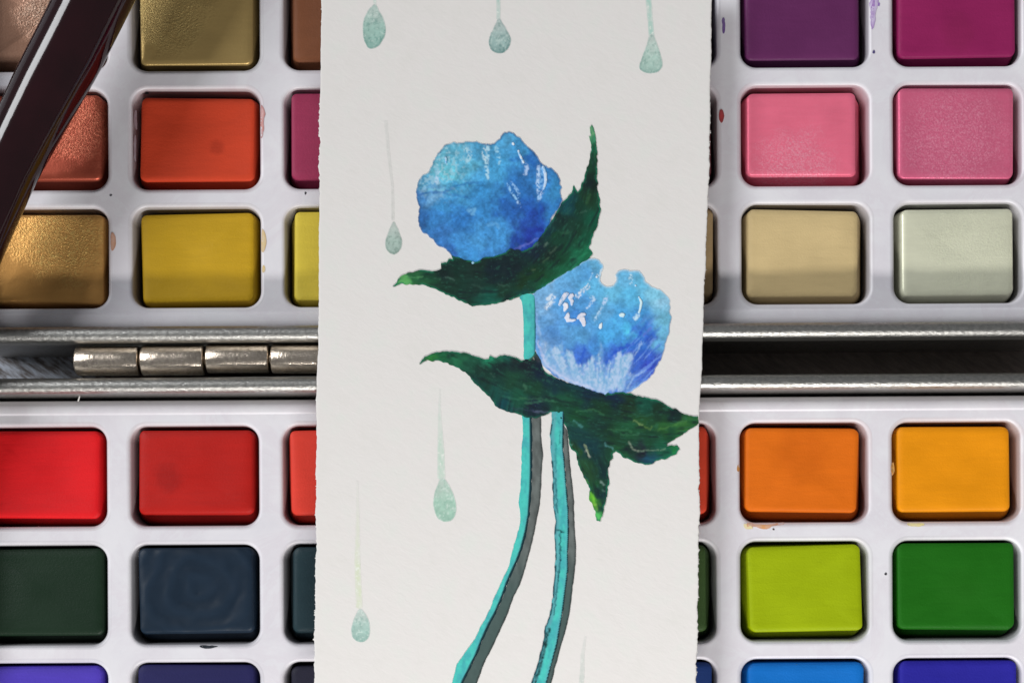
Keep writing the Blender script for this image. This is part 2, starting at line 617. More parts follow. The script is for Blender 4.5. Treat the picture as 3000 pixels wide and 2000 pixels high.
def tray(name, hf, rows, y0, y1, wells):
    V = []; F = []; STAIN_SHADE = {}
    x0, x1 = -112.0, 3108.0
    ocx, ocy, ohx, ohy = (x0 + x1) / 2, (y0 + y1) / 2, (x1 - x0) / 2, (y1 - y0) / 2
    rim_in = 46.0                                        # width of the raised lip all round
    outer = rrect(ocx, ocy, ohx - rim_in, ohy - rim_in, 30, 6)
    pts2 = [Vector(p) for p in outer]; loops = [list(range(len(outer)))]
    holes = []
    for cy in rows:
        for cx in COLS:
            h = rrect(cx, cy, HX + FIL + 3, HY + FIL + 3, CR + FIL + 3, 8)
            s = len(pts2)
            pts2 += [Vector(p) for p in h]
            loops.append(list(range(s, s + len(h))))
            holes.append((cx, cy, s))
    ed = [(l[i], l[(i + 1) % len(l)]) for l in loops for i in range(len(l))]
    vs, es, fs, ov, oe, of = delaunay_2d_cdt(pts2, ed, [], 0, 1e-4)
    P = np.array([(v.x, v.y) for v in vs])
    tri = [f for f in fs]
    cen = np.array([P[list(f)].mean(0) for f in tri])
    keep = inside(cen[:, 0], cen[:, 1], outer)
    for cx, cy, s in holes:
        keep &= sdf_rr(cen[:, 0], cen[:, 1], cx, cy) > FIL + 2.4
    idx = {}
    for i, p in enumerate(P):
        V.append(hf(p[0], p[1], 0.0))
    orig = {}
    for i, o_ in enumerate(ov):
        for q in o_:
            orig[q] = i
    for k, f in enumerate(tri):
        if keep[k]:
            a, b, c = f
            A, B, C_ = P[a], P[b], P[c]
            area2 = (B[0] - A[0]) * (C_[1] - A[1]) - (B[1] - A[1]) * (C_[0] - A[0])
            F.append((a, c, b) if area2 > 0 else (a, b, c))   # y runs down: flip to face up
    n = len(rrect(0, 0, 10, 10, 1, 8))
    for cx, cy, s in holes:
        prev = [orig[s + i] for i in range(n)]
        prof = [(FIL, 0.0)]
        for i in range(1, 7):
            a = math.pi / 2 * i / 6
            prof.append((FIL - FIL * math.sin(a), -FIL + FIL * math.cos(a)))
        prof += [(-4, -92), (-7, -99), (-12, -102), (-60, -102)]
        for off, z in prof:
            cur = []
            for x, y in rrect(cx, cy, HX + off, HY + off, max(4, CR + off), 8):
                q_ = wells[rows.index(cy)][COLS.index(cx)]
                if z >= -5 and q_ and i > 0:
                    f_ = lin(q_) * 1.3  # faint stain on the rim that also paints in the coloured glow
                    STAIN_SHADE[len(V)] = (f_[0], f_[1], f_[2], 0.16 * float(sstep(0.35, 0.75, vnoise(x / 70.0, y / 70.0, 8))))
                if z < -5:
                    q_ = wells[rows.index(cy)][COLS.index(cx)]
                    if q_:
                        f_ = lin(q_) * 0.75  # painted shade: dark cake colour deepens the gap down the wall
                        STAIN_SHADE[len(V)] = (f_[0], f_[1], f_[2], min(0.9, 0.18 + (-z - 5) / 80.0 + 0.25 * float(vnoise(x / 40.0, y / 40.0, 3))))
                cur.append(len(V)); V.append(hf(x, y, z))
            for i in range(n):
                j = (i + 1) % n
                F.append((prev[i], prev[j], cur[j], cur[i]))
            prev = cur
        F.append(tuple(prev))
    # lip and outer edge
    n = len(outer)
    prev = [orig[i] for i in range(n)]
    for off, z in ((2, 0.0), (4, 3.0), (8, 4.5), (24, 4.5), (33, 1), (41, -6), (45, -16), (46, -60)):
        cur = []
        for x, y in rrect(ocx, ocy, ohx - rim_in + off, ohy - rim_in + off, 30 + off, 6):
            cur.append(len(V)); V.append(hf(x, y, z))
        for i in range(n):
            j = (i + 1) % n
            F.append((prev[j], prev[i], cur[i], cur[j]))
        prev = cur
    me = mesh(name, V, F, 'up')
    at = me.attributes.new('pigment', 'FLOAT_COLOR', 'POINT')  # on the tray this holds rim stain and painted gap shade
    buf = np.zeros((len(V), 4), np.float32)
    for k, c in STAIN_SHADE.items():
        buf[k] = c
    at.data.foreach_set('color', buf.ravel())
    o = link(name, me, M_TRAY)
    return o


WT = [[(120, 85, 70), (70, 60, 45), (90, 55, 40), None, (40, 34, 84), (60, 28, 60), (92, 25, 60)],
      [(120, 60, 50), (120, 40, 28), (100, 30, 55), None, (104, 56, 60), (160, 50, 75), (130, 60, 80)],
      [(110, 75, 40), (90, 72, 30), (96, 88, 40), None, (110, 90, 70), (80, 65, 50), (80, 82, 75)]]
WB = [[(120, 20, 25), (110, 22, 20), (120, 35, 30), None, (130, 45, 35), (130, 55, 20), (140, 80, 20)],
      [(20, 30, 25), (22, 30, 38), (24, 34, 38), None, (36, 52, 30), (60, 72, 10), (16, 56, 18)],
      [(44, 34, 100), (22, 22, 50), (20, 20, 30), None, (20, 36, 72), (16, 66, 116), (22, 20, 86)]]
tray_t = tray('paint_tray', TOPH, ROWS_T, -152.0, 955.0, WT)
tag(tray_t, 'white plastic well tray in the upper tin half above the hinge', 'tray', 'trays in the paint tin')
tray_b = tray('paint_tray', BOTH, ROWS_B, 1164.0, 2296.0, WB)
tag(tray_b, 'white plastic well tray in the lower tin half below the hinge', 'tray', 'trays in the paint tin')


# ------------------------------------------------------------------ pans of paint
def pan_mesh(cx, cy, top_z, sl, sr, sn, ss, hf, seed, dish=0.0, rot=0.0, tiltx=0.0, tilty=0.0, ring=0.0):
    """a cast block: full foot, sides drawn in by sl/sr/sn/ss at the top, soft upper edge, uneven top"""
    g = 2.5
    def rect(t, r, inset=0.0):
        x0 = cx - HX + g + sl * t + inset; x1 = cx + HX - g - sr * t - inset
        y0 = cy - HY + g + sn * t + inset; y1 = cy + HY - g - ss * t - inset
        return rrect((x0 + x1) / 2, (y0 + y1) / 2, (x1 - x0) / 2, (y1 - y0) / 2, r, 8)
    bv = random.Random(seed * 7 + 3).uniform(0.7, 2.3)
    rings2 = []
    H0 = -98.0; hgt = top_z - H0
    rings2.append((rect(0, CR - 6), H0))
    rings2.append((rect(0.45, CR - 14), H0 + hgt * 0.45))
    rings2.append((rect(0.86, CR - 24), H0 + hgt * 0.80))
    rings2.append((rect(0.96, 19), top_z - 7 * min(bv, 1.5)))
    rings2.append((rect(1.0, 18, 0.5 * bv), top_z - 3 * min(bv, 1.5)))
    rings2.append((rect(1.0, 17, 3 * bv), top_z - 0.8 * bv))
    rings2.append((rect(1.0, 17, 10 + 4 * bv), top_z))
    top0 = rect(1.0, 17, 10 + 4 * bv)
    mx = sum(p[0] for p in top0) / len(top0); my = sum(p[1] for p in top0) / len(top0)
    for f in (0.93, 0.84, 0.74, 0.62, 0.5, 0.36, 0.22, 0.10):
        rings2.append(([(mx + (x - mx) * f, my + (y - my) * f) for x, y in top0], top_z))
    rings = []
    cr_, sr_ = math.cos(rot), math.sin(rot)
    for k, (rg, z) in enumerate(rings2):
        out = []
        for x, y in rg:
            dx, dy = x - mx, y - my
            u, v = dx / HX, dy / HY
            zz = z
            w = max(0.0, 1 - (abs(u) ** 2.6 + abs(v) ** 2.6))
            wt = max(0.0, (z - H0) / hgt)
            if k >= 3:
                zz += (float(vnoise(x / 90.0, y / 90.0, seed)) - 0.5) * 9.0 - dish * w
                if ring:
                    rr = math.hypot(u * 1.05, v * 1.1)
                    zz += ring * math.exp(-((rr - 0.55) / 0.12) ** 2)
            zz += wt * (tiltx * u + tilty * v)
            jx = (float(vnoise(x / 60.0, y / 60.0, seed + 5)) - 0.5) * 7.0 * wt + (float(vnoise(x / 22.0, y / 22.0, seed + 6)) - 0.5) * 2.5 * wt
            jy = (float(vnoise(x / 60.0, y / 60.0, seed + 9)) - 0.5) * 7.0 * wt + (float(vnoise(x / 22.0, y / 22.0, seed + 11)) - 0.5) * 2.5 * wt
            out.append((mx + dx * cr_ - dy * sr_ + jx, my + dx * sr_ + dy * cr_ + jy, zz))
        rings.append([hf(*p) for p in out])
    V, F = loft(rings, True, True)
    F = [tuple(reversed(f)) for f in F]
    return V, F


def pan(hf, cx, cy, label, col, shim=0.0, fleck=None, top=-6, seed=0, grp='cakes of watercolour in the tray wells', **kw):
    jr = random.Random(seed * 13 + 1)
    kw.setdefault('rot', jr.uniform(-0.012, 0.012)); kw.setdefault('tiltx', jr.uniform(-3, 3)); kw.setdefault('tilty', jr.uniform(-3, 3))
    kw.setdefault('dish', jr.uniform(-2.5, 4))
    sides = dict(sl=13 + jr.uniform(-4, 4), sr=13 + jr.uniform(-4, 4), sn=8 + jr.uniform(-2, 4), ss=26 + jr.uniform(-4, 3))
    for k in list(sides):
        if k in kw: sides[k] = kw.pop(k)
    rough = kw.pop('rough', 0.5); grain = kw.pop('grain', 5.5); spot = kw.pop('spot', (cx, cy, 130)); patch = kw.pop('patch', None); swirl = kw.get('ring', 0)
    V, F = pan_mesh(cx, cy, top, hf=hf, seed=seed, **sides, **kw)
    o0 = Vector(hf(cx, cy, -98))
    V = [tuple(Vector(v) - o0) for v in V]
    m = mat_pan('paint_cake', alb(*col), shim, alb(*fleck) if fleck else None, rough, grain, swirl, spot, patch)
    o = link('paint_pan', mesh('paint_pan', V, F, True), m, loc=o0)
    tag(o, label, 'paint pan', grp)
    return o


T, B = TOPH, BOTH
R0, R1, R2 = ROWS_T
Q0, Q1, Q2 = ROWS_B
C = COLS
pan(T, C[0], R0, 'shimmering pinkish brown paint cake behind the brush handle in the top left corner', (150, 112, 92), 0.8, (210, 180, 158), seed=1, spot=(130, 20, 90))
pan(T, C[1], R0, 'olive gold glittering paint cake right of the brush handle in the top row', (176, 149, 95), 1.0, (190, 168, 110), seed=2, spot=(480, 30, 130), sl=20, ss=14)
pan(T, C[2], R0, 'plain rust brown paint cake half under the card in the top row', (124, 76, 50), seed=3, sl=24)
pan(T, C[4], R0, 'sliver of dark indigo paint cake right of the card at the top', (40, 34, 84), seed=4)
pan(T, C[5], R0, 'deep purple paint cake in the top row beside the lilac smear', (93, 39, 84), seed=5, ss=22, sr=26, rough=0.42)
pan(T, C[6], R0, 'dark plum magenta paint cake in the top right corner', (137, 31, 84), seed=6, patch=(2810, 90, 60, (0.93, 1.0, 0.9, 1)), ss=26, rough=0.45)
pan(T, C[0], R1, 'coppery red glittering paint cake half hidden by the brush handle', (162, 76, 58), 1.0, (232, 140, 110), seed=7, spot=(240, 370, 110))
pan(T, C[1], R1, 'matt orange red paint cake right of the coppery one', (199, 65, 37), seed=8, patch=(632, 428, 24, (0.80, 0.75, 0.75, 1)), sl=22, sn=22, ss=22, rough=0.55, dish=5)
pan(T, C[2], R1, 'raspberry magenta paint cake half under the left edge of the card', (152, 52, 84), seed=9, sl=18)
pan(T, C[4], R1, 'sliver of maroon brown paint cake beside the red drop right of the card', (104, 56, 60), seed=10)
pan(T, C[5], R1, 'bright pink paint cake with a grainy lower half', (250, 112, 138), 0.4, (250, 160, 178), seed=11, spot=(2330, 490, 120), sr=34, sn=16, ss=28, grain=5.5)
pan(T, C[6], R1, 'dusty mauve pink shimmering paint cake at the right edge', (208, 98, 130), 0.5, (226, 142, 166), seed=12, spot=(2800, 410, 170), sr=20, ss=18, grain=5.5)
pan(T, C[0], R2, 'golden glittering paint cake at the left edge above the hinge', (206, 152, 86), 1.0, (224, 190, 114), seed=13, spot=(185, 700, 140), sn=14, ss=12)
pan(T, C[1], R2, 'dull ochre yellow paint cake with a crooked upper edge', (188, 149, 29), seed=14, sl=22, sn=12, ss=12, rot=-0.018, tilty=5)
pan(T, C[2], R2, 'lemon yellow paint cake half under the left edge of the card', (206, 184, 66), seed=15, sl=24, sn=12, ss=14)
pan(T, C[4], R2, 'sliver of tan paint cake right of the card above the rim', (176, 150, 110), seed=16)
pan(T, C[5], R2, 'pale beige paint cake with straight edges in the third row', (198, 175, 128), seed=17, sr=28, sl=14, sn=14, ss=20, rough=0.5, tilty=-3)
pan(T, C[6], R2, 'pale greenish silver shimmering paint cake at the right edge', (214, 214, 190), 0.45, (222, 224, 196), seed=18, spot=(2840, 730, 150), sr=22, sl=20, sn=14, ss=20, grain=5.5)
pan(B, C[0], Q0, 'bright crimson red paint cake at the left edge below the hinge', (215, 24, 30), seed=19, sr=16, ss=24)
pan(B, C[1], Q0, 'brick red paint cake with a darker brushed patch beside the crimson one', (171, 26, 20), seed=20, patch=(490, 1400, 46, (0.80, 0.7, 0.7, 1)), sl=18, sn=12, ss=32)
pan(B, C[2], Q0, 'vermilion paint cake half under the left edge of the card', (212, 62, 48), seed=21, sl=18, ss=28)
pan(B, C[4], Q0, 'sliver of orange vermilion paint cake by the leaf tip right of the card', (212, 70, 46), seed=22, sr=22)
pan(B, C[5], Q0, 'orange paint cake with yellow spills around its well', (211, 103, 16), seed=23, patch=(2350, 1330, 80, (0.93, 0.9, 0.9, 1)), sr=26, sl=14, sn=14, ss=30, rot=0.012)
pan(B, C[6], Q0, 'amber yellow paint cake at the right edge under the rim', (219, 137, 7), seed=24, sr=26, sl=16, sn=14, ss=30)
pan(B, C[0], Q1, 'very dark bottle green paint cake at the left edge', (23, 42, 28), seed=25, ss=28, rough=0.42)
pan(B, C[1], Q1, 'slate blue black paint cake with swirled brush marks', (26, 39, 53), seed=26, sl=18, ss=30, ring=4.0, dish=4, rough=0.36, grain=14)
pan(B, C[2], Q1, 'dark teal grey paint cake half under the left edge of the card', (36, 54, 60), seed=27, sl=22, ss=28, rough=0.4)
pan(B, C[4], Q1, 'sliver of dark olive green paint cake right of the card', (62, 86, 46), seed=28, sr=26, ss=28)
pan(B, C[5], Q1, 'lime green paint cake with tiny dark specks', (147, 165, 3), seed=29, sl=22, sr=18, sn=12, ss=30)
pan(B, C[6], Q1, 'strong leaf green paint cake at the right edge', (23, 94, 12), seed=30, patch=(2810, 1730, 70, (1.12, 1.0, 1.1, 1)), sl=14, ss=30)
pan(B, C[0], Q2, 'violet paint cake cut by the bottom left corner', (76, 58, 172), seed=31)
pan(B, C[1], Q2, 'dark navy paint cake cut by the bottom edge', (35, 34, 80), seed=32)
pan(B, C[2], Q2, 'blackish indigo paint cake half under the card at the bottom', (34, 33, 48), seed=33, sl=20)
pan(B, C[4], Q2, 'sliver of dark cobalt paint cake right of the card at the bottom', (32, 58, 116), seed=34)
pan(B, C[5], Q2, 'clear bright blue paint cake cut by the bottom edge', (10, 101, 181), seed=35, sl=18)
pan(B, C[6], Q2, 'ultramarine paint cake cut by the bottom right corner', (36, 32, 140), seed=36, sl=16)


# ------------------------------------------------------------------ painted sheets
def densify(pts, step, jit=0.0, seed=0, closed=True):
    p = [np.array(q, float) for q in pts]
    out = []
    n = len(p)
    for i in range(n if closed else n - 1):
        a, b = p[i], p[(i + 1) % n]
        k = max(1, int(np.hypot(*(b - a)) / step))
        for j in range(k):
            out.append(a + (b - a) * j / k)
    if not closed: out.append(p[-1])
    out = np.array(out)
    if jit > 0:
        nx = fbm(out[:, 0] / 11.0, out[:, 1] / 11.0, seed, 2) - 0.5
        ny = fbm(out[:, 0] / 11.0, out[:, 1] / 11.0, seed + 31, 2) - 0.5
        out = out + np.stack([nx, ny], 1) * 2 * jit
    return out


def smooth_closed(pts, it=1):
    p = np.array(pts, float)
    for _ in range(it):
        q = np.roll(p, -1, 0)
        p = np.stack([p * 0.75 + q * 0.25, p * 0.25 + q * 0.75], 1).reshape(-1, 2)
    return p


def paint_sheet(name, outline, step, colour, z, hf, parent, skirt=1.2, relief=0.6, zfun=None, seed=0, rel_scale=14.0, mat=None, crisp=True):
    """a film of dried paint: triangulated inside its outline, pigment stored per vertex, edge turned down"""
    ol = np.asarray(outline, float)
    x0, y0 = ol.min(0); x1, y1 = ol.max(0)
    gx, gy = np.meshgrid(np.arange(x0, x1, step), np.arange(y0, y1, step * 0.87))
    gx = gx + (np.arange(gx.shape[0]) % 2)[:, None] * step * 0.5
    gx = gx.ravel(); gy = gy.ravel()
    ok = inside(gx, gy, ol)
    gx, gy = gx[ok], gy[ok]
    if len(gx):
        d = seg_dist(gx, gy, ol, True)
        gx, gy = gx[d > step * 0.55], gy[d > step * 0.55]
    P = [Vector(p) for p in ol] + [Vector((a, b)) for a, b in zip(gx, gy)]
    n = len(ol)
    vs, es, fs, ov, oe, of = delaunay_2d_cdt(P, [(i, (i + 1) % n) for i in range(n)], [], 0, 1e-3)
    q = np.array([(v.x, v.y) for v in vs])
    F = np.array([list(f) for f in fs if len(f) == 3])
    cen = q[F].mean(1)
    F = F[inside(cen[:, 0], cen[:, 1], ol)]
    a, b, c = q[F[:, 0]], q[F[:, 1]], q[F[:, 2]]
    ar = (b[:, 0] - a[:, 0]) * (c[:, 1] - a[:, 1]) - (b[:, 1] - a[:, 1]) * (c[:, 0] - a[:, 0])
    F = np.where((ar > 0)[:, None], F[:, [0, 2, 1]], F)
    x, y = q[:, 0], q[:, 1]
    zz = z + relief * fbm(x / rel_scale, y / rel_scale, seed + 3, 2)
    if zfun is not None:
        zz = zz + zfun(x, y)
    colr = np.clip(colour(x, y) * KALB * (1.0 if mat is not None or parent in (tray_t, tray_b) else 1.07), 0.002, 0.92)
    V = [hf(x[i], y[i], zz[i]) for i in range(len(x))]
    faces = [tuple(int(k) for k in f) for f in F]
    # skirt round the boundary
    cnt = {}
    for f in faces:
        for i in range(3):
            e = (f[i], f[(i + 1) % 3]); cnt[e] = 1
    low = {}
    cols = [tuple(c) for c in colr]
    for e in list(cnt):
        if (e[1], e[0]) not in cnt:
            for k in e:
                if k not in low:
                    low[k] = len(V); V.append(hf(x[k], y[k], zz[k] - skirt)); cols.append(tuple(colr[k]))
                    if crisp:
                        V.append(hf(x[k], y[k], zz[k])); cols.append(tuple(colr[k]))
            if crisp:
                faces.append((low[e[1]] + 1, low[e[0]] + 1, low[e[0]], low[e[1]]))
            else:
                faces.append((e[1], e[0], low[e[0]], low[e[1]]))
    me = mesh(name, V, faces)
    at = me.attributes.new('pigment', 'FLOAT_COLOR', 'POINT')
    buf = np.ones((len(V), 4), np.float32); buf[:, :3] = np.array(cols)
    at.data.foreach_set('color', buf.ravel())
    o = link(name, me, mat or M_PAINT)
    if parent is not None:
        attach(o, parent)
    return o


def ribbon(pts, widths):
    """closed outline of a stroke along pts with given half widths"""
    p = np.array(pts, float); L = []; Rr = []
    w = np.interp(np.linspace(0, 1, len(p)), np.linspace(0, 1, len(widths)), widths)
    for i in range(len(p)):
        d = p[min(i + 1, len(p) - 1)] - p[max(i - 1, 0)]
        d = d / (np.hypot(*d) + 1e-9)
        nn = np.array([-d[1], d[0]])
        L.append(p[i] + nn * w[i]); Rr.append(p[i] - nn * w[i])
    a = p[0] - p[1]; a = a / (np.hypot(*a) + 1e-9) * w[0] * 0.7
    b = p[-1] - p[-2]; b = b / (np.hypot(*b) + 1e-9) * w[-1] * 0.7
    return [p[0] + a] + L + [p[-1] + b] + Rr[::-1]


# stains on the trays -------------------------------------------------
def tray_zfun(rows):
    def f(x, y):
        z = np.zeros(len(x))
        for cy in rows:
            for cx in COLS:
                d = sdf_rr(x, y, cx, cy)
                e = np.clip(FIL - d, 0, FIL)
                z = np.where(d < FIL, -(FIL - np.sqrt(np.maximum(FIL * FIL - e * e, 0))), z)
        return z
    return f


ZT, ZB = tray_zfun(ROWS_T), tray_zfun(ROWS_B)
TRAYC = lin((204, 202, 212))


def smear(half, px, outline_img, c_in, c_edge=None, fade=0.0, name='paint_smear', seed=0, jit=2.0, lab=None):
    """outline given where it is seen; turned into tray coordinates"""
    hf, zf, par = (TOPH, ZT, tray_t) if half == 't' else (BOTH, ZB, tray_b)
    ol = []
    for x, y in outline_img:
        yy = y + (x - 1500) * ROT; xx = x - hf.dx - (y - 1050) * ROT
        ol.append((xx, yy))
    ol = densify(smooth_closed(ol, 1), 5, jit, seed)
    ci = lin(c_in); ce = lin(c_edge if c_edge else c_in)

    def colour(x, y):
        d = seg_dist(x, y, ol, True)
        t = sstep(0, 7, d)
        c = ce[None, :] * (1 - t[:, None]) + ci[None, :] * t[:, None]
        f = fade * fbm(x / 12.0, y / 12.0, seed, 3)
        return mixc(c, TRAYC, np.clip(f, 0, 1))
    o = paint_sheet(name, ol, 6, colour, 0.8, hf, par, skirt=0.8, relief=0.5, zfun=zf, seed=seed)
    if lab: o['label'] = lab
    return o


def blob(cx, cy, rx, ry, n=12, seed=0, j=0.18):
    r = random.Random(seed)
    return [(cx + rx * (1 + r.uniform(-j, j)) * math.cos(2 * math.pi * i / n), cy + ry * (1 + r.uniform(-j, j)) * math.sin(2 * math.pi * i / n)) for i in range(n)]


smear('t', 0, [(763, 305), (772, 312), (778, 335), (772, 352), (774, 375), (768, 408), (761, 400), (762, 350)], (214, 150, 138), (170, 80, 62), 0.5, seed=1, lab='salmon smear beside the orange red cake')
smear('t', 0, ribbon([(396, 322), (394, 350), (397, 375)], [3, 4, 3]), (120, 70, 72), None, 0.4, seed=2, lab='thin dark red streak')
smear('t', 0, ribbon([(394, 395), (392, 430), (393, 470)], [3, 4, 2]), (112, 62, 64), None, 0.5, seed=3, lab='thin dark red streak')
smear('t', 0, [(325, 680), (334, 682), (341, 698), (340, 722), (331, 734), (324, 734)], (196, 150, 122), (178, 124, 92), 0.25, seed=4, lab='peach stain beside the golden cake')
smear('t', 0, [(766, 668), (776, 678), (780, 700), (778, 728), (768, 744), (764, 720)], (204, 180, 120), (196, 160, 84), 0.4, seed=5, lab='yellow stain beside the ochre cake')
smear('t', 0, [(767, 776), (777, 780), (778, 796), (768, 801)], (208, 188, 130), (200, 170, 96), 0.4, seed=6, lab='small yellow stain')
smear('t', 0, [(2114, 55), (2122, 52), (2125, 74), (2123, 98), (2115, 100), (2116, 78)], (112, 70, 148), (96, 60, 130), 0.25, seed=7, lab='violet drop')
smear('t', 0, [(2545, 0), (2575, -5), (2572, 18), (2564, 40), (2566, 62), (2556, 90), (2550, 70), (2552, 40)], (176, 140, 200), (140, 90, 170), 0.9, seed=8, lab='lilac scuff beside the purple cake')
smear('t', 0, ribbon([(2560, -10), (2556, 40), (2554, 86)], [3, 5, 3]), (140, 84, 172), None, 0.7, seed=9, jit=3, lab='lilac scuff beside the purple cake')
smear('t', 0, ribbon([(2575, 10), (2574, 18)], [3, 2]), (130, 90, 170), None, 0.2, seed=10, lab='tiny violet speck')
smear('t', 0, [(2104, 338), (2110, 322), (2117, 320), (2122, 336), (2121, 352), (2113, 362), (2107, 354)], (172, 42, 44), (140, 40, 40), 0.1, seed=11, lab='red drop')
smear('t', 0, blob(2559, 152, 3.5, 5, seed=5), (70, 60, 110), None, 0.1, seed=12, name='paint_speck')
smear('t', 0, blob(325, 572, 4, 3, seed=6), (60, 56, 62), None, 0.1, seed=13, name='paint_speck')
smear('t', 0, blob(895, 566, 3, 4, seed=7), (40, 38, 42), None, 0.1, seed=14, name='paint_speck')
smear('t', 0, blob(427, 270, 7, 3.5, seed=8), (20, 16, 18), None, 0.0, seed=15, name='paint_speck')
smear('b', 0, [(2168, 1358), (2160, 1364), (2158, 1376), (2163, 1381), (2168, 1378)], (226, 176, 90), (206, 140, 50), 0.2, seed=16, lab='amber dot beside the orange cake')
smear('b', 0, [(2190, 1528), (2215, 1534), (2245, 1536), (2285, 1530), (2300, 1528), (2296, 1536), (2262, 1538), (2250, 1548), (2228, 1549), (2212, 1540), (2196, 1547), (2186, 1540)], (214, 158, 92), (208, 130, 50), 0.6, seed=17, lab='orange spill under the orange cake')
smear('b', 0, [(2180, 1532), (2200, 1540), (2206, 1548), (2188, 1550), (2178, 1542)], (226, 206, 130), None, 0.6, seed=18, lab='yellow spill under the orange cake')
smear('b', 0, [(2622, 1350), (2614, 1358), (2609, 1368), (2613, 1382), (2617, 1393), (2622, 1388)], (222, 172, 84), (214, 150, 60), 0.25, seed=19, lab='amber drip beside the amber cake')
smear('b', 0, [(2655, 1530), (2680, 1532), (2700, 1530), (2712, 1536), (2690, 1542), (2662, 1540)], (230, 212, 120), None, 0.5, seed=20, lab='yellow spill under the amber cake')
smear('b', 0, ribbon([(586, 1892), (606, 1894), (636, 1892)], [2.5, 5.5, 1.5]), (26, 34, 42), None, 0.05, seed=21, jit=1.5, lab='black dab under the swirled dark cake')
smear('b', 0, blob(2594, 1680, 3.5, 4, seed=9), (50, 48, 52), None, 0.0, seed=22, name='paint_speck')
smear('b', 0, blob(2266, 1550, 3, 3, seed=10), (70, 50, 40), None, 0.0, seed=23, name='paint_speck')
smear('b', 0, blob(220, 1196, 6, 2.5, seed=12), (168, 158, 160), None, 0.0, seed=24, name='paint_speck')

# ------------------------------------------------------------------ the painted card
CARD_Z = RIM + 1.0
CARD_T = 6.0
ZC = CARD_Z + CARD_T


def HC(x, y, z=0.0):
    """a spot on the card, seen at (x, y): the card lies ZC above the trays"""
    k = (H - ZC) / H
    return W(CX + (x - CX) * k, CY + (y - CY) * k, ZC + z)


card = empty('painted_card', W(1495, 1000, CARD_Z))
tag(card, 'narrow torn edged watercolour card with two blue flowers lying across the tin', 'bookmark')

leftx = [(-60, 941), (0, 941), (200, 941), (300, 937), (330, 934), (560, 936), (700, 934), (900, 933), (1000, 932), (1150, 928), (1400, 925), (1600, 926), (1800, 922), (2000, 921), (2080, 920)]
rightx = [(-60, 2087), (0, 2085), (200, 2083), (400, 2079), (560, 2075), (700, 2070), (900, 2062), (1050, 2058), (1200, 2050), (1500, 2049), (1600, 2046), (1800, 2046), (2000, 2040), (2080, 2038)]
ys = np.arange(-60, 2080.1, 4.0)
lx = np.interp(ys, [a for a, b in leftx], [b for a, b in leftx])
rx = np.interp(ys, [a for a, b in rightx], [b for a, b in rightx])
frl = 0.35 + 1.0 * sstep(300, 330, ys) * (1 - sstep(520, 600, ys)) + 0.4 * sstep(1250, 1300, ys)
frr = 0.4 + 0.7 * sstep(1350, 1400, ys) + 0.4 * sstep(350, 400, ys) * (1 - sstep(600, 700, ys))
lx = lx + (fbm(ys / 9.0, ys * 0, 5, 3) - 0.55) * 6 * frl + (fbm(ys / 60.0, ys * 0, 6, 2) - 0.5) * 5
rx = rx + (fbm(ys / 9.0, ys * 0, 8, 3) - 0.45) * 6 * frr + (fbm(ys / 60.0, ys * 0, 9, 2) - 0.5) * 5
lx_low = lx + (fbm(ys / 7.0, ys * 0 + 3, 15, 3) - 0.1) * 3
rx_low = rx - (fbm(ys / 7.0, ys * 0 + 3, 18, 3) - 0.1) * 3
V = []; F = []
COLF = [0, 0.0022, 0.006] + [k / 20 for k in range(1, 20)] + [0.994, 0.9978, 1.0]
NX = len(COLF) - 1
n = len(ys)
for j in range(n):
    for i in range(NX + 1):
        f = COLF[i]
        x = lx[j] * (1 - f) + rx[j] * f
        V.append(HC(x, ys[j], -0.8 if i in (0, NX) else 0.0))
for j in range(n - 1):
    for i in range(NX):
        a = j * (NX + 1) + i
        F.append((a, a + NX + 1, a + NX + 2, a + 1))
top_n = len(V)
for j in range(n):
    V.append(HC(lx_low[j], ys[j], -CARD_T)); V.append(HC(rx_low[j], ys[j], -CARD_T))
for j in range(n - 1):
    a, b = j * (NX + 1), (j + 1) * (NX + 1)
    la, lb = top_n + 2 * j, top_n + 2 * (j + 1)
    F.append((a, la, lb, b))
    F.append((a + NX, b + NX, lb + 1, la + 1))
    F.append((la, la + 1, lb + 1, lb))
F.append((top_n, ) + tuple(range(0, NX + 1)) + (top_n + 1,))
e0 = (n - 1) * (NX + 1)
F.append(tuple(range(e0 + NX, e0 - 1, -1)) + (top_n + 2 * (n - 1), top_n + 2 * (n - 1) + 1))
paper = link('paper_sheet', mesh('paper_sheet', V, F, True), M_PAPER)
attach(paper, card)

# pale torn fibres on the edges
fib = random.Random(3)
V = []; F = []
for k in range(120):
    side = fib.random() < 0.55
    y = fib.choice([fib.uniform(300, 470), fib.uniform(0, 2000), fib.uniform(1350, 2000)])
    x = np.interp(y, ys, lx) if side else np.interp(y, ys, rx)
    sgn = -1 if side else 1
    L = fib.uniform(0.5, 3.2); w = fib.uniform(1.0, 3.0)
    s = len(V)
    V += [HC(x - sgn * 3, y - w, -1.0), HC(x - sgn * 3, y + w, -1.0), HC(x + sgn * L, y + w * 0.4 + fib.uniform(-1, 1), -2.2), HC(x + sgn * L * 0.8, y - w * 0.6, -2.2),
          HC(x - sgn * 3, y, -3.5), HC(x + sgn * L * 0.6, y, -3.5)]
    q = [(s, s + 1, s + 2, s + 3), (s, s + 3, s + 5, s + 4), (s + 1, s + 4, s + 5, s + 2), (s + 3, s + 2, s + 5)]
    F += q
fo = link('torn_fibres', mesh('torn_fibres', V, F), M_PAPER, smooth=False)
fo['kind'] = 'stuff'
attach(fo, card)


def sc_pts(pts, s, ox, oy):
    return [(x / s + ox, y / s + oy) for x, y in pts]


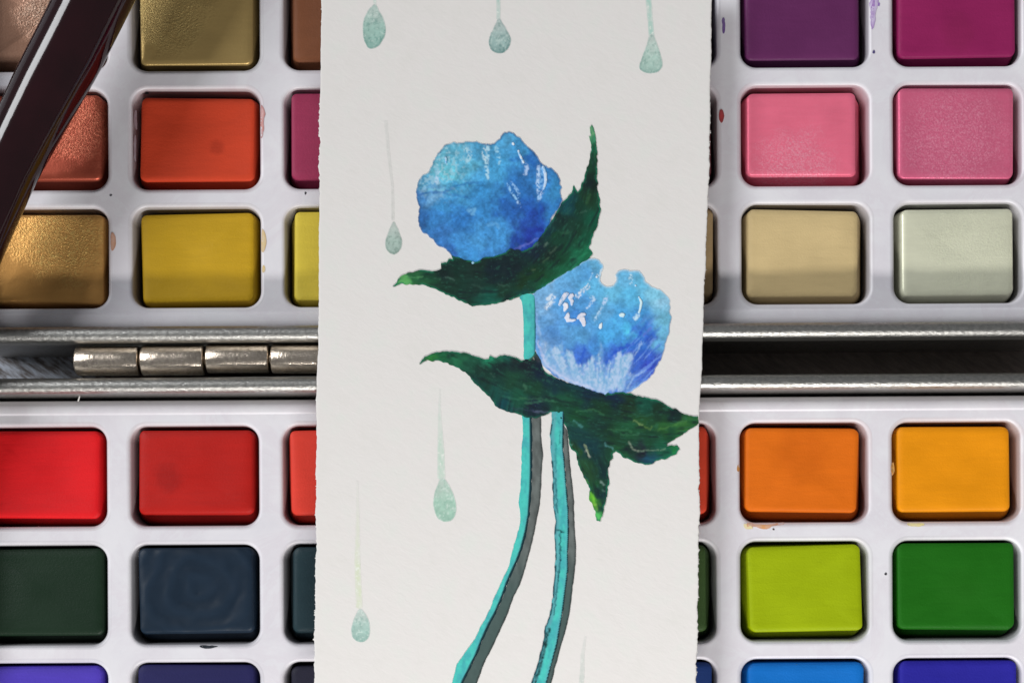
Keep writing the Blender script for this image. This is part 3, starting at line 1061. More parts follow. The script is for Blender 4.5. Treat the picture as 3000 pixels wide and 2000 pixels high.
def strokes_into(c, x, y, strokes, seed):
    """brush marks laid into a pigment field: (points, half width, sRGB, strength)"""
    sx_ = x + 9 * (fbm(x / 9.0, y / 9.0, seed + 500, 2) - 0.5)
    sy_ = y + 9 * (fbm(x / 9.0, y / 9.0, seed + 501, 2) - 0.5)
    for k, (pts, w, rgb, al) in enumerate(strokes):
        d = seg_dist(sx_, sy_, pts)
        t = (1 - sstep(w * 0.2, w * 1.35, d)) * al
        t = t * (0.65 + 0.7 * (vnoise(x / 5.0, y / 5.0, seed + k) - 0.25))
        c = mixc(c, lin(rgb), np.clip(t, 0, 1))
    return c


def grain(c, x, y, amt, size, seed):
    n = fbm(x / size, y / size, seed, 3) - 0.5
    return c * (1 + amt * 2 * n)[:, None]


F1 = lambda pts: [(x / 2.614 + 1150, y / 2.614 + 350) for x, y in pts]
GLIT1 = [
          (F1([(1005, 335), (1030, 370), (1018, 420)]), 5.6, (176, 200, 232), 0.85),
          (F1([(712, 212), (700, 260), (716, 310)]), 6.9, (196, 218, 226), 0.85),
          (F1([(735, 215), (728, 300), (720, 340), (722, 400), (730, 450)]), 5.0, (176, 214, 230), 0.85),
          (F1([(795, 220), (812, 270), (818, 335)]), 5.0, (160, 208, 228), 0.85),
          (F1([(1118, 352), (1116, 440), (1112, 550), (1128, 590), (1150, 550)]), 5.0, (186, 212, 244), 0.85),
          (F1([(1142, 380), (1146, 450), (1136, 520)]), 6.2, (120, 176, 226), 0.85),
          (F1([(1120, 590), (1118, 622), (1136, 600)]), 3.8, (160, 200, 240), 0.85),
          (F1([(882, 495), (900, 540), (930, 580), (952, 622)]), 3.8, (146, 196, 234), 0.85),
          (F1([(905, 480), (938, 520), (965, 560), (968, 600)]), 3.8, (140, 186, 230), 0.85),
          (F1([(962, 632), (974, 662)]), 4.4, (170, 205, 242), 0.85),
          (F1([(350, 390), (342, 430), (338, 490)]), 4.4, (180, 205, 230), 0.85),
          (F1([(558, 225), (600, 260), (575, 320)]), 6.2, (168, 206, 220), 0.85),
          (F1([(305, 480), (325, 410), (345, 370)]), 5.0, (130, 180, 205), 0.85)]


def glitter_into(c, x, y, strokes, seed):
    """broken, grainy white marks: pigment that only caught the tooth of the paper"""
    sx_ = x + 6 * (fbm(x / 7.0, y / 7.0, seed + 500, 2) - 0.5)
    sy_ = y + 6 * (fbm(x / 7.0, y / 7.0, seed + 501, 2) - 0.5)
    for k, (pts, w, rgb, al) in enumerate(strokes):
        d = seg_dist(sx_, sy_, pts)
        t = (1 - sstep(w * 0.3, w * 1.5, d)) * al
        t = t * sstep(0.28, 0.62, fbm(x / 4.5, y / 5.5, seed + k, 2))
        c = mixc(c, lin(rgb), np.clip(t, 0, 1))
    return c


PAPC_ = lin((217, 214, 211))


# ---- flower one (upper) --------------------------------------------
f1 = sc_pts([(215, 860), (195, 800), (205, 700), (195, 640), (180, 555), (190, 470), (225, 440), (280, 400), (300, 340), (350, 270), (390, 205), (430, 185), (500, 180), (580, 168), (660, 172), (700, 185), (770, 195), (800, 165), (840, 120), (870, 90), (920, 100), (970, 140), (1020, 200), (1060, 225), (1110, 285), (1140, 340), (1190, 365), (1230, 380), (1270, 430), (1295, 510), (1290, 580), (1300, 640), (1240, 720), (1190, 830), (1100, 920), (1050, 1000), (980, 1010), (920, 1010), (860, 1060), (780, 1070), (700, 1085), (640, 1100), (560, 1095), (480, 1055), (440, 1030), (400, 985), (350, 970), (310, 930), (270, 880)], 2.614, 1150, 350)
f1 = [(x + (9 if (x - y < 930 and x + y > 2270 and x > 1500 and y > 590) else 0), y + (8 if y > 700 and x > 1330 else 0)) for x, y in f1]
f1o = densify(smooth_closed(f1, 1), 3.5, 4.4, 11)
ctrl1 = [(1240, 470, 98, 168, 192), (1290, 440, 88, 162, 190), (1330, 440, 84, 164, 198), (1300, 500, 92, 178, 202), (1330, 510, 90, 178, 205), (1400, 440, 62, 145, 192), (1370, 490, 80, 165, 202),
         (1490, 400, 72, 158, 212), (1520, 430, 52, 138, 196), (1560, 470, 34, 104, 178), (1600, 540, 42, 122, 192), (1630, 560, 46, 136, 200), (1640, 590, 36, 118, 192),
         (1240, 540, 72, 142, 182), (1228, 580, 54, 118, 182), (1255, 565, 100, 158, 210), (1350, 550, 58, 150, 205), (1400, 520, 62, 150, 205), (1460, 490, 55, 145, 200), (1420, 560, 42, 130, 195), (1300, 600, 48, 138, 205),
         (1235, 640, 34, 96, 165), (1280, 640, 44, 124, 198), (1350, 640, 34, 112, 188), (1420, 610, 42, 128, 198), (1480, 610, 26, 92, 172), (1510, 550, 32, 108, 185),
         (1540, 600, 24, 84, 172), (1565, 625, 22, 66, 158), (1572, 672, 20, 46, 148), (1550, 705, 26, 50, 155), (1525, 720, 22, 62, 160), (1450, 665, 52, 136, 205), (1400, 700, 58, 138, 202), (1350, 725, 52, 134, 204), (1300, 690, 48, 118, 195),
         (1380, 755, 48, 134, 202), (1470, 700, 56, 142, 212), (1430, 740, 50, 124, 195), (1610, 630, 40, 122, 198), (1590, 670, 34, 104, 185), (1330, 745, 40, 100, 180)]


def col_f1(x, y):
    wx = x + 26 * (fbm(x / 30.0, y / 30.0, 41, 3) - 0.5) * 2
    wy = y + 26 * (fbm(x / 30.0, y / 30.0, 43, 3) - 0.5) * 2
    c = idw(wx, wy, ctrl1, 4.2) * np.array([0.95, 1.0, 0.94])
    c = mixc(c, (c @ np.array([0.25, 0.6, 0.15]))[:, None] * np.ones(3), np.full(len(x), 0.07))
    c = grain(c, x, y, 0.42, 16.0, 51)
    c = grain(c, x, y, 0.34, 5.5, 57)
    # glittery pale veil on the upper left
    veil = sstep(0.50, 0.68, fbm(x / 7.0, y / 7.0, 61, 2)) * (1 - sstep(30, 150, np.hypot(x - 1270, (y - 470) * 1.0)))
    c = mixc(c, lin((168, 205, 218)), veil * 0.55)
    st = [([(1222, 570), (1255, 566), (1300, 563), (1330, 548), (1370, 538), (1400, 535)], 4.5, (24, 84, 156), 0.5),
          ([(1300, 563), (1330, 572), (1370, 580)], 5, (22, 84, 160), 0.4),
          ([(1255, 556), (1300, 556)], 4, (122, 192, 214), 0.6),
          ([(1500, 470), (1545, 460), (1570, 490)], 8, (26, 86, 165), 0.5),
          ([(1372, 618), (1388, 612), (1384, 626)], 6, (120, 185, 225), 0.6),
          ([(1430, 660), (1452, 652), (1462, 668)], 5, (110, 175, 222), 0.45),
          ([(1500, 735), (1540, 718), (1575, 698)], 4, (110, 120, 200), 0.5),
          ([(1480, 745), (1520, 730)], 5, (24, 40, 120), 0.7),
          ([(1590, 520), (1580, 600), (1582, 650)], 5, (24, 84, 168), 0.6)]
    c = strokes_into(c, x, y, st, 71)
    c = glitter_into(c, x, y, GLIT1, 75)
    d = seg_dist(x, y, f1o, True)
    e = (1 - sstep(1.5, 7.5, d)) * (0.35 + 0.65 * sstep(0.35, 0.6, fbm(x / 26.0, y / 26.0, 81, 2)))
    c = mixc(c, lin((22, 74, 122)), e * 0.85)
    return mixc(c, PAPC_, 0.38 * (1 - sstep(0.0, 3.0, d)))


flower1 = paint_sheet('painted_flower', f1o, 2.9, col_f1, 0.8, HC, card, seed=1)
flower1['label'] = 'upper deep blue flower head'

# ---- leaf one (calyx of the upper flower) ---------------------------
l1 = sc_pts([(0, 1280), (40, 1235), (60, 1205), (120, 1175), (230, 1155), (330, 1160), (375, 1140), (370, 1100), (410, 1095), (430, 1070), (462, 1078), (450, 1045), (500, 1060), (580, 1078), (620, 1090), (660, 1085), (700, 1060), (790, 1045), (870, 1020), (900, 985), (930, 995), (1000, 1010), (1060, 985), (1100, 940), (1170, 850), (1240, 740), (1290, 650), (1340, 600), (1375, 560), (1385, 510), (1392, 505), (1405, 540), (1415, 555), (1430, 530), (1460, 480), (1490, 380), (1510, 300), (1525, 200), (1505, 140), (1522, 130), (1508, 70), (1520, 45), (1540, 60), (1560, 140), (1565, 260), (1565, 400), (1570, 540), (1590, 620), (1590, 700), (1575, 790), (1540, 880), (1500, 990), (1535, 1020), (1500, 1070), (1400, 1130), (1300, 1190), (1200, 1250), (1120, 1300), (1085, 1330), (1030, 1330), (970, 1350), (940, 1370), (840, 1400), (750, 1420), (680, 1425), (610, 1425), (520, 1390), (420, 1340), (330, 1300), (240, 1270), (150, 1265), (80, 1260)], 2.614, 1150, 350)
l1o = densify(l1, 3.5, 3.6, 21)


def spine_coords(x, y, sp):
    """distance along a spine and signed-free distance across, for brush grain that follows the leaf"""
    p = np.array(sp, float)
    best = np.full(len(x), 1e9); s = np.zeros(len(x)); acc = 0.0
    for a, b in zip(p[:-1], p[1:]):
        d = b - a; L = np.hypot(*d)
        t = np.clip(((x - a[0]) * d[0] + (y - a[1]) * d[1]) / L ** 2, 0, 1)
        px, py = a[0] + t * d[0], a[1] + t * d[1]
        dist = np.hypot(x - px, y - py)
        sg = np.sign((x - a[0]) * d[1] - (y - a[1]) * d[0])
        m = dist < np.abs(best)
        best = np.where(m, dist * sg, best); s = np.where(m, acc + t * L, s)
        acc += L
    return s, best


def leaf_base(x, y, spine, seed, ctrl, ol):
    wx = x + 18 * (fbm(x / 25.0, y / 25.0, seed, 2) - 0.5) * 2
    wy = y + 18 * (fbm(x / 25.0, y / 25.0, seed + 1, 2) - 0.5) * 2
    c = idw(wx, wy, ctrl, 4.0)
    c = c * np.where(c.sum(1) < 0.35, 0.62, 0.85)[:, None] * np.array([0.88, 0.92, 1.02])
    s, v = spine_coords(x, y, spine)
    n1 = fbm(s / 34.0, v / 6.0, seed + 2, 3)
    n2 = fbm(s / 14.0, v / 4.0, seed + 5, 2)
    c = c * (0.62 + 0.76 * n1)[:, None]
    c = mixc(c, lin((44, 104, 84)), sstep(0.66, 0.80, n2) * 0.25)
    c = mixc(c, lin((12, 26, 32)), sstep(0.62, 0.80, fbm(s / 40.0, v / 9.0, seed + 8, 2)) * 0.6)
    d = seg_dist(x, y, ol, True)
    e = (1 - sstep(1.0, 6.0, d)) * sstep(0.4, 0.6, fbm(x / 20.0, y / 20.0, seed + 9, 2))
    return mixc(c, lin((24, 112, 84)), e * 0.85)


ctrlL1 = [(1165, 828, 92, 168, 84), (1185, 820, 100, 182, 96), (1215, 815, 44, 118, 66), (1240, 805, 20, 80, 52), (1300, 800, 16, 44, 40), (1320, 830, 22, 62, 46), (1350, 860, 20, 62, 48), (1330, 780, 16, 56, 44), (1400, 790, 22, 52, 42),
          (1400, 830, 24, 62, 50), (1450, 800, 16, 38, 46), (1480, 850, 26, 66, 48), (1430, 885, 18, 98, 78), (1500, 880, 22, 72, 52), (1500, 790, 18, 40, 46), (1540, 830, 26, 62, 34), (1550, 860, 18, 78, 68), (1570, 800, 24, 70, 40),
          (1600, 830, 20, 100, 60), (1650, 790, 26, 112, 72), (1700, 762, 30, 128, 86), (1720, 742, 28, 130, 84), (1640, 760, 20, 74, 46), (1600, 740, 22, 50, 40), (1620, 690, 24, 78, 52), (1660, 660, 26, 72, 54), (1640, 640, 20, 52, 48), (1600, 680, 18, 66, 70),
          (1700, 680, 22, 66, 44), (1745, 640, 16, 92, 64), (1730, 700, 20, 98, 66), (1690, 610, 20, 70, 50), (1720, 580, 30, 74, 46), (1740, 540, 20, 46, 38), (1735, 490, 22, 74, 48), (1738, 430, 26, 98, 62), (1738, 405, 60, 140, 98), (1733, 380, 118, 178, 120), (1660, 600, 18, 84, 88), (1560, 720, 22, 44, 60)]
spine1 = [(1160, 832), (1250, 812), (1340, 828), (1450, 838), (1560, 800), (1650, 710), (1710, 600), (1738, 480), (1733, 370)]


def col_l1(x, y):
    c = leaf_base(x, y, spine1, 101, ctrlL1, l1o)
    st = [([(1305, 812), (1330, 820)], 4, (92, 122, 112), 0.7), ([(1275, 815), (1290, 818)], 4, (66, 126, 88), 0.6),
          ([(1385, 835), (1415, 845)], 3.5, (70, 108, 92), 0.5), ([(1460, 835), (1490, 838)], 3.5, (80, 118, 102), 0.5),
          ([(1595, 722), (1603, 714)], 4, (130, 160, 140), 0.7), ([(1612, 740), (1630, 724)], 3.5, (104, 130, 108), 0.6), ([(1558, 722), (1572, 718)], 4, (110, 150, 165), 0.7),
          ([(1590, 768), (1606, 756)], 3, (90, 128, 90), 0.6), ([(1562, 792), (1568, 790)], 3.5, (110, 130, 96), 0.7), ([(1646, 684), (1668, 680)], 5, (66, 130, 92), 0.6),
          ([(1700, 625), (1715, 618)], 3.5, (80, 120, 104), 0.6), ([(1720, 595), (1728, 572)], 5, (66, 112, 70), 0.6),
          ([(1680, 770), (1702, 752), (1722, 742)], 4, (52, 158, 112), 0.6), ([(1668, 756), (1690, 748)], 2.5, (60, 150, 110), 0.6), ([(1690, 740), (1706, 732)], 2.5, (50, 146, 104), 0.6),
          ([(1600, 842), (1650, 808), (1690, 782)], 4, (110, 196, 160), 0.6), ([(1545, 868), (1580, 850), (1588, 838)], 4, (36, 124, 112), 0.6),
          ([(1590, 680), (1626, 640)], 3.5, (52, 150, 140), 0.5), ([(1190, 812), (1240, 812)], 3, (110, 186, 120), 0.6), ([(1195, 826), (1225, 824)], 3, (22, 58, 26), 0.6), ([(1375, 893), (1440, 892)], 4, (20, 108, 84), 0.6)]
    c = strokes_into(c, x, y, [(p, w, r, a * 0.38) for p, w, r, a in st], 121)
    return mixc(c, lin((40, 36, 40)), (1 - sstep(4, 14, np.hypot(x - 1143, y - 842))) * 0.8)


leaf1 = paint_sheet('painted_leaf', l1o, 3.4, col_l1, 1.7, HC, card, seed=2)
leaf1['label'] = 'cupped dark green leaf under the upper flower'

F2 = lambda pts: [(x / 4.704 + 1500, y / 4.704 + 750) for x, y in pts]
GLIT2 = [
    (F2([(470, 715), (510, 680), (560, 620), (580, 570), (550, 550), (500, 590)]), 6.6, (214, 224, 236), 0.9),
    (F2([(880, 545), (960, 470), (1040, 400)]), 3.6, (214, 222, 232), 0.9),
    (F2([(905, 570), (990, 490), (1062, 415)]), 3.6, (206, 216, 232), 0.9),
    (F2([(1035, 715), (1085, 650), (1130, 600), (1120, 565), (1075, 575)]), 3.6, (190, 212, 236), 0.9),
    (F2([(1145, 880), (1180, 810), (1235, 720), (1250, 680)]), 4.2, (176, 208, 232), 0.9),
    (F2([(1265, 650), (1290, 600), (1300, 580)]), 6.0, (184, 204, 240), 0.9),
    (F2([(1635, 270), (1640, 310), (1635, 370)]), 4.8, (206, 230, 240), 0.9),
    (F2([(1735, 815), (1700, 855)]), 6.6, (196, 222, 240), 0.9),
    (F2([(1190, 260), (1250, 190), (1300, 180)]), 3.6, (222, 228, 228), 0.9),
    (F2([(1215, 300), (1270, 270), (1310, 215)]), 3.0, (120, 142, 148), 0.9),
    (F2([(1070, 330), (1110, 245)]), 2.4, (160, 200, 228), 0.9)]


# ---- flower two (lower) ---------------------------------------------
f2 = sc_pts([(200, 470), (250, 420), (330, 370), (420, 310), (520, 250), (600, 200), (660, 180), (720, 172), (750, 200), (765, 245), (735, 300), (738, 365), (780, 398), (840, 392), (872, 350), (865, 290), (900, 265), (960, 262), (1000, 272), (1060, 262), (1100, 300), (1120, 370), (1160, 400), (1220, 410), (1270, 450), (1310, 490), (1325, 560), (1320, 620), (1335, 660), (1315, 720), (1320, 790), (1290, 840), (1270, 920), (1250, 990), (1210, 1060), (1165, 1150), (1100, 1190), (1040, 1240), (980, 1285), (880, 1300), (780, 1300), (680, 1280), (600, 1250), (520, 1205), (440, 1165), (360, 1130), (290, 1075), (250, 1000), (220, 930), (197, 860), (203, 720), (195, 600), (198, 505)], 2.852, 1500, 700)
f2 = [(x - (9 if x < 1592 else 0) - (5 if (y < 860 and x < 1740) else 0), y - (5 if (y < 860 and x < 1740) else 0) + (7 if (y > 1040 and x < 1840) else 0)) for x, y in f2]
f2o = densify(smooth_closed(f2, 1), 3.5, 3.4, 31)
ctrl2 = [(1600, 850, 96, 158, 214), (1640, 830, 78, 150, 210), (1680, 790, 72, 152, 214), (1735, 775, 76, 156, 208), (1720, 800, 62, 142, 208), (1740, 840, 72, 160, 214), (1790, 850, 78, 166, 214), (1830, 800, 78, 158, 210), (1860, 800, 84, 170, 222), (1850, 860, 66, 166, 222), (1880, 830, 80, 168, 216),
         (1920, 860, 100, 176, 216), (1950, 880, 118, 178, 218), (1955, 930, 84, 162, 202), (1945, 970, 82, 160, 206), (1930, 1010, 78, 156, 212), (1650, 880, 64, 140, 208), (1700, 900, 60, 138, 208), (1690, 920, 48, 122, 205), (1590, 910, 100, 158, 214), (1600, 940, 78, 145, 210), (1620, 970, 62, 130, 205), (1660, 960, 70, 145, 212), (1700, 980, 66, 144, 210),
         (1760, 920, 72, 150, 210), (1800, 940, 54, 152, 222), (1840, 970, 52, 166, 224), (1780, 980, 50, 150, 220), (1870, 930, 48, 140, 214), (1880, 970, 44, 116, 208), (1900, 985, 34, 84, 195), (1870, 1010, 40, 112, 206), (1820, 1010, 46, 140, 216), (1740, 1030, 50, 128, 208), (1710, 1040, 46, 100, 198), (1710, 1060, 44, 96, 200), (1775, 1050, 46, 100, 200), (1810, 1030, 38, 84, 192),
         (1850, 1030, 40, 84, 192), (1900, 1040, 44, 84, 196), (1930, 1060, 44, 80, 196), (1900, 1080, 36, 62, 186), (1880, 1100, 60, 104, 205), (1860, 1130, 84, 136, 214), (1600, 1000, 80, 140, 210)]
white2 = sc_pts([(200, 700), (240, 730), (260, 800), (310, 830), (340, 880), (420, 870), (440, 930), (520, 940), (545, 1010), (600, 1020), (650, 980), (715, 940), (735, 820), (755, 860), (770, 800), (780, 1000), (800, 1010), (850, 950), (880, 930), (910, 900), (925, 960), (960, 950), (1010, 930), (1045, 900), (1035, 980), (1010, 1060), (1000, 1090), (1060, 1095), (1000, 1150), (960, 1190), (950, 1260), (780, 1320), (500, 1240), (240, 1060)], 2.852, 1500, 700)


def col_f2(x, y):
    wx = x + 20 * (fbm(x / 26.0, y / 26.0, 141, 3) - 0.5) * 2
    wy = y + 20 * (fbm(x / 26.0, y / 26.0, 143, 3) - 0.5) * 2
    c = idw(wx, wy, ctrl2, 4.2) * np.array([1.22, 1.10, 0.96])
    c = mixc(c, (c @ np.array([0.25, 0.6, 0.15]))[:, None] * np.ones(3) * 1.15, np.full(len(x), 0.08))
    c = grain(c, x, y, 0.30, 16.0, 151)
    c = grain(c, x, y, 0.30, 5.5, 157)
    u = (x - 1840) * 0.70 - (y - 1040) * 0.72; v = (x - 1840) * 0.72 + (y - 1040) * 0.70
    dark = sstep(0.52, 0.70, fbm(u / 40.0, v / 7.0, 161, 2)) * (1 - sstep(40, 90, np.hypot((x - 1905) * 0.8, (y - 1050) * 0.6)))
    c = mixc(c, lin((34, 84, 186)), dark * 0.5)
    c = mixc(c, lin((120, 160, 226)), sstep(0.62, 0.78, fbm(u / 40.0 + 9, v / 6.0, 163, 2)) * (1 - sstep(40, 90, np.hypot((x - 1910) * 0.8, (y - 1050) * 0.6))) * 0.5)
    th = np.arctan2(x - 1745, 1330 - y); rr = np.hypot(x - 1745, 1330 - y)
    fan = fbm(th * 26.0, rr / 70.0, 165, 3)
    wxx = x + 5 * (fbm(x / 8.0, y / 8.0, 166, 2) - 0.5); wyy = y + 34 * (fan - 0.5)
    dW = seg_dist(wxx, wyy, white2, True); ins = inside(wxx, wyy, white2)
    m = np.where(ins, sstep(0, 12, dW), 0.0)
    low = sstep(1040, 1130, y + (x - 1700) * -0.25)
    sp = sstep(0.30, 0.72, 0.35 * fan + 0.65 * fbm(x / 6.0, y / 8.0, 171, 2))
    wc = lin((126, 176, 208))[None, :] * (1 - sp[:, None]) + lin((178, 200, 224))[None, :] * sp[:, None]
    lav = lin((176, 194, 226))
    wc = mixc(wc, lav, (1 - sstep(6, 34, seg_dist(x, y, f2o, True))) * 0.6)
    hole = sstep(0.48, 0.62, 1 - fan + 0.35 * (fbm(x / 5.0, y / 7.0, 175, 2) - 0.5)) * (1 - low) * 0.6
    c = mixc(c, wc, m * (0.86 - 0.8 * hole))
    st = [([(1735, 700 + 790 / 2.852), (1765, 990), (1768, 1060)], 1, (60, 120, 210), 0.0),
          ([(1905, 1085), (1868, 1110), (1845, 1135)], 3, (84, 104, 176), 0.5), ([(1890, 1085), (1856, 1104), (1838, 1140)], 3, (156, 186, 226), 0.6), ([(1900, 1110), (1850, 1145)], 3.5, (130, 176, 226), 0.7),
          ([(1905, 960), (1885, 985)], 4, (96, 110, 190), 0.6), ([(1880, 975), (1850, 1010), (1800, 1030)], 4, (34, 70, 186), 0.6), ([(1778, 1062), (1800, 1030), (1840, 1008)], 4, (36, 84, 190), 0.7), ([(1700, 1055), (1716, 1025), (1712, 1016)], 5, (34, 80, 186), 0.7),
          ([(1880, 1000), (1862, 1040)], 3, (170, 196, 226), 0.5), ([(1572, 920), (1576, 980)], 4, (150, 176, 218), 0.4), ([(1575, 1000), (1600, 1070), (1660, 1110), (1740, 1140)], 4, (206, 204, 228), 0.5)]
    c = strokes_into(c, x, y, st, 181)
    c = glitter_into(c, x, y, GLIT2, 185)
    # washed-out, wet looking upper edge
    d = seg_dist(x, y, f2o, True)
    edge = (1 - sstep(0.5, 7, d)) * sstep(930, 860, y) * 0
    ring = (1 - sstep(1.0, 5.0, d)) * sstep(870, 930, y) * (1 - sstep(1060, 1120, y)) * (x > 1800)
    c = mixc(c, lin((48, 96, 150)), ring * 0.6)
    soft = (1 - sstep(1.0, 9.0, d)) * (1 - sstep(830, 880, y))
    c = mixc(c, lin((170, 200, 218)), soft * 0.55)
    return mixc(c, PAPC_, 0.38 * (1 - sstep(0.0, 3.0, d)))


flower2 = paint_sheet('painted_flower', f2o, 2.9, col_f2, 0.8, HC, card, seed=3)
flower2['label'] = 'lower lighter blue flower head with pale foot'

# ---- leaf two (under the lower flower) -------------------------------
l2 = sc_pts([(290, 370), (320, 330), (380, 300), (440, 290), (520, 290), (600, 305), (680, 330), (740, 345), (755, 315), (800, 330), (840, 310), (880, 320), (910, 330), (960, 345), (1010, 345), (1050, 290), (1060, 305), (1085, 350), (1090, 380), (1120, 430), (1200, 470), (1300, 505), (1400, 540), (1500, 572), (1600, 552), (1700, 575), (1780, 590), (1850, 610), (1920, 645), (2000, 685), (2060, 710), (2120, 718), (2123, 765), (2060, 800), (1990, 850), (1920, 890), (1910, 910), (1980, 905), (2005, 930), (1960, 970), (1900, 990), (1850, 1005), (1790, 1035), (1720, 1020), (1640, 990), (1580, 945), (1555, 960), (1562, 985), (1535, 1010), (1530, 1060), (1535, 1150), (1520, 1220), (1500, 1320), (1480, 1400), (1450, 1405), (1445, 1350), (1420, 1290), (1398, 1240), (1410, 1200), (1370, 1120), (1330, 1030), (1320, 960), (1280, 930), (1265, 870), (1250, 790), (1200, 690), (1150, 690), (1100, 710), (1040, 728), (980, 718), (900, 690), (830, 672), (790, 650), (770, 620), (720, 560), (650, 500), (620, 450), (560, 410), (480, 370), (400, 350), (340, 350)], 2.24, 1100, 900)
l2o = densify(l2, 3.5, 4.0, 41)
ctrlL2 = [(1235, 1064, 70, 72, 60), (1255, 1045, 48, 140, 62), (1290, 1037, 26, 110, 64), (1340, 1050, 40, 128, 82), (1370, 1065, 30, 92, 66), (1330, 1040, 20, 72, 50), (1440, 1048, 34, 138, 96), (1495, 1045, 24, 104, 86), (1410, 1080, 24, 66, 52), (1420, 1110, 22, 66, 50), (1460, 1080, 20, 52, 48), (1500, 1070, 26, 54, 50), (1540, 1065, 24, 36, 44), (1500, 1110, 28, 78, 54), (1400, 1110, 22, 80, 70),
          (1450, 1160, 24, 88, 74), (1470, 1190, 16, 82, 86), (1520, 1170, 28, 96, 68), (1560, 1140, 28, 80, 54), (1560, 1190, 24, 40, 58), (1620, 1110, 20, 56, 66), (1600, 1080, 20, 38, 60), (1680, 1130, 18, 66, 66), (1650, 1180, 28, 88, 60), (1730, 1150, 18, 48, 66), (1790, 1160, 18, 42, 66), (1700, 1220, 26, 86, 52), (1760, 1200, 26, 70, 44), (1840, 1190, 30, 62, 40), (1900, 1180, 22, 92, 70), (1920, 1200, 26, 62, 42), (1980, 1215, 18, 46, 44),
          (2030, 1228, 46, 110, 56), (2000, 1245, 60, 124, 56), (1950, 1250, 46, 106, 50), (1880, 1245, 40, 92, 48), (1900, 1280, 28, 80, 52), (1960, 1275, 26, 84, 52), (1840, 1260, 34, 98, 60), (1790, 1280, 28, 72, 46), (1760, 1250, 24, 66, 52), (1830, 1320, 24, 46, 44), (1880, 1330, 38, 40, 52), (1900, 1350, 30, 88, 108), (1960, 1320, 28, 112, 78), (1985, 1315, 34, 138, 70), (1820, 1330, 40, 120, 60), (1690, 1270, 24, 74, 70), (1720, 1310, 20, 70, 78), (1690, 1320, 40, 86, 42),
          (1740, 1340, 22, 62, 60), (1760, 1390, 20, 58, 58), (1720, 1380, 40, 86, 50), (1760, 1440, 20, 60, 62), (1745, 1430, 32, 92, 52), (1735, 1460, 96, 188, 52), (1745, 1480, 72, 146, 48), (1770, 1470, 20, 56, 60), (1755, 1515, 84, 188, 92), (1765, 1490, 22, 66, 58)]
spine2 = [(1235, 1066), (1300, 1045), (1380, 1075), (1480, 1130), (1600, 1180), (1720, 1215), (1850, 1235), (2045, 1235)]
spine2b = [(1660, 1220), (1700, 1290), (1740, 1380), (1765, 1500)]


def col_l2(x, y):
    c1 = leaf_base(x, y, spine2, 201, ctrlL2, l2o)
    c2 = leaf_base(x, y, spine2b, 221, ctrlL2, l2o)
    t = sstep(1255, 1330, y - (x - 1700) * 0.55)
    c = c1 * (1 - t[:, None]) + c2 * t[:, None]
    st = [([(1535, 1128), (1543, 1138)], 4.5, (84, 140, 108), 0.7), ([(1435, 1096), (1450, 1104)], 3.5, (80, 122, 104), 0.6), ([(1520, 1166), (1590, 1168)], 3, (70, 132, 92), 0.7), ([(1540, 1182), (1600, 1172), (1630, 1178)], 3.5, (74, 142, 104), 0.7), ([(1470, 1160), (1520, 1172)], 3, (60, 128, 100), 0.6),
          ([(1565, 1206), (1610, 1206)], 3.5, (124, 132, 168), 0.6), ([(1500, 1196), (1570, 1204)], 3, (70, 80, 110), 0.5), ([(1600, 1218), (1630, 1214)], 3, (12, 22, 38), 0.7), ([(1680, 1232), (1706, 1250)], 4, (100, 178, 176), 0.7), ([(1690, 1205), (1740, 1200), (1770, 1215)], 3, (74, 142, 92), 0.6), ([(1780, 1260), (1830, 1258), (1850, 1264)], 3.5, (70, 140, 94), 0.6), ([(1820, 1274), (1870, 1272)], 3.5, (70, 138, 96), 0.6), ([(1860, 1234), (1882, 1244)], 4, (160, 188, 120), 0.7),
          ([(1888, 1250), (1902, 1258), (1910, 1250)], 3, (120, 160, 80), 0.7), ([(1930, 1258), (1970, 1246), (2010, 1232)], 4.5, (92, 150, 72), 0.6), ([(1840, 1296), (1856, 1316), (1870, 1322)], 3, (190, 205, 180), 0.7), ([(1872, 1320), (1930, 1318)], 2.5, (150, 180, 150), 0.7), ([(1936, 1318), (1950, 1312)], 3, (150, 190, 160), 0.7),
          ([(1712, 1304), (1728, 1334)], 3.5, (196, 214, 160), 0.9), ([(1716, 1318), (1730, 1338)], 3, (224, 224, 212), 0.7), ([(1774, 1300), (1796, 1316)], 3.5, (120, 196, 200), 0.7), ([(1668, 1298), (1676, 1302)], 3, (130, 200, 190), 0.7), ([(1640, 1310), (1690, 1260)], 0.1, (0, 0, 0), 0.0), ([(1760, 1412), (1768, 1420)], 4, (170, 200, 190), 0.8), ([(1765, 1434), (1772, 1440)], 3, (110, 150, 140), 0.6),
          ([(1730, 1444), (1742, 1470), (1748, 1494)], 5, (138, 206, 52), 0.7), ([(1716, 1406), (1724, 1416)], 3.5, (130, 200, 80), 0.7), ([(1750, 1515), (1765, 1520)], 5, (120, 210, 110), 0.6), ([(1730, 1470), (1746, 1480)], 3, (180, 214, 110), 0.6), ([(1712, 1394), (1724, 1408)], 3, (30, 110, 130), 0.6), ([(1800, 1278), (1770, 1250), (1690, 1236)], 5, (16, 34, 46), 0.6), ([(1900, 1348), (1870, 1342), (1820, 1320)], 5, (20, 32, 52), 0.5),
          ([(1558, 1050), (1572, 1036), (1580, 1058)], 7, (82, 80, 82), 0.85), ([(1564, 1048), (1565, 1051)], 3, (220, 214, 196), 0.9), ([(1574, 1034), (1590, 1070), (1640, 1110), (1720, 1140), (1780, 1152)], 6, (16, 28, 62), 0.7), ([(1500, 1056), (1540, 1062)], 4, (34, 22, 30), 0.6)]
    c = strokes_into(c, x, y, [(p, w, r, a * 0.4) for p, w, r, a in st], 241)
    return c


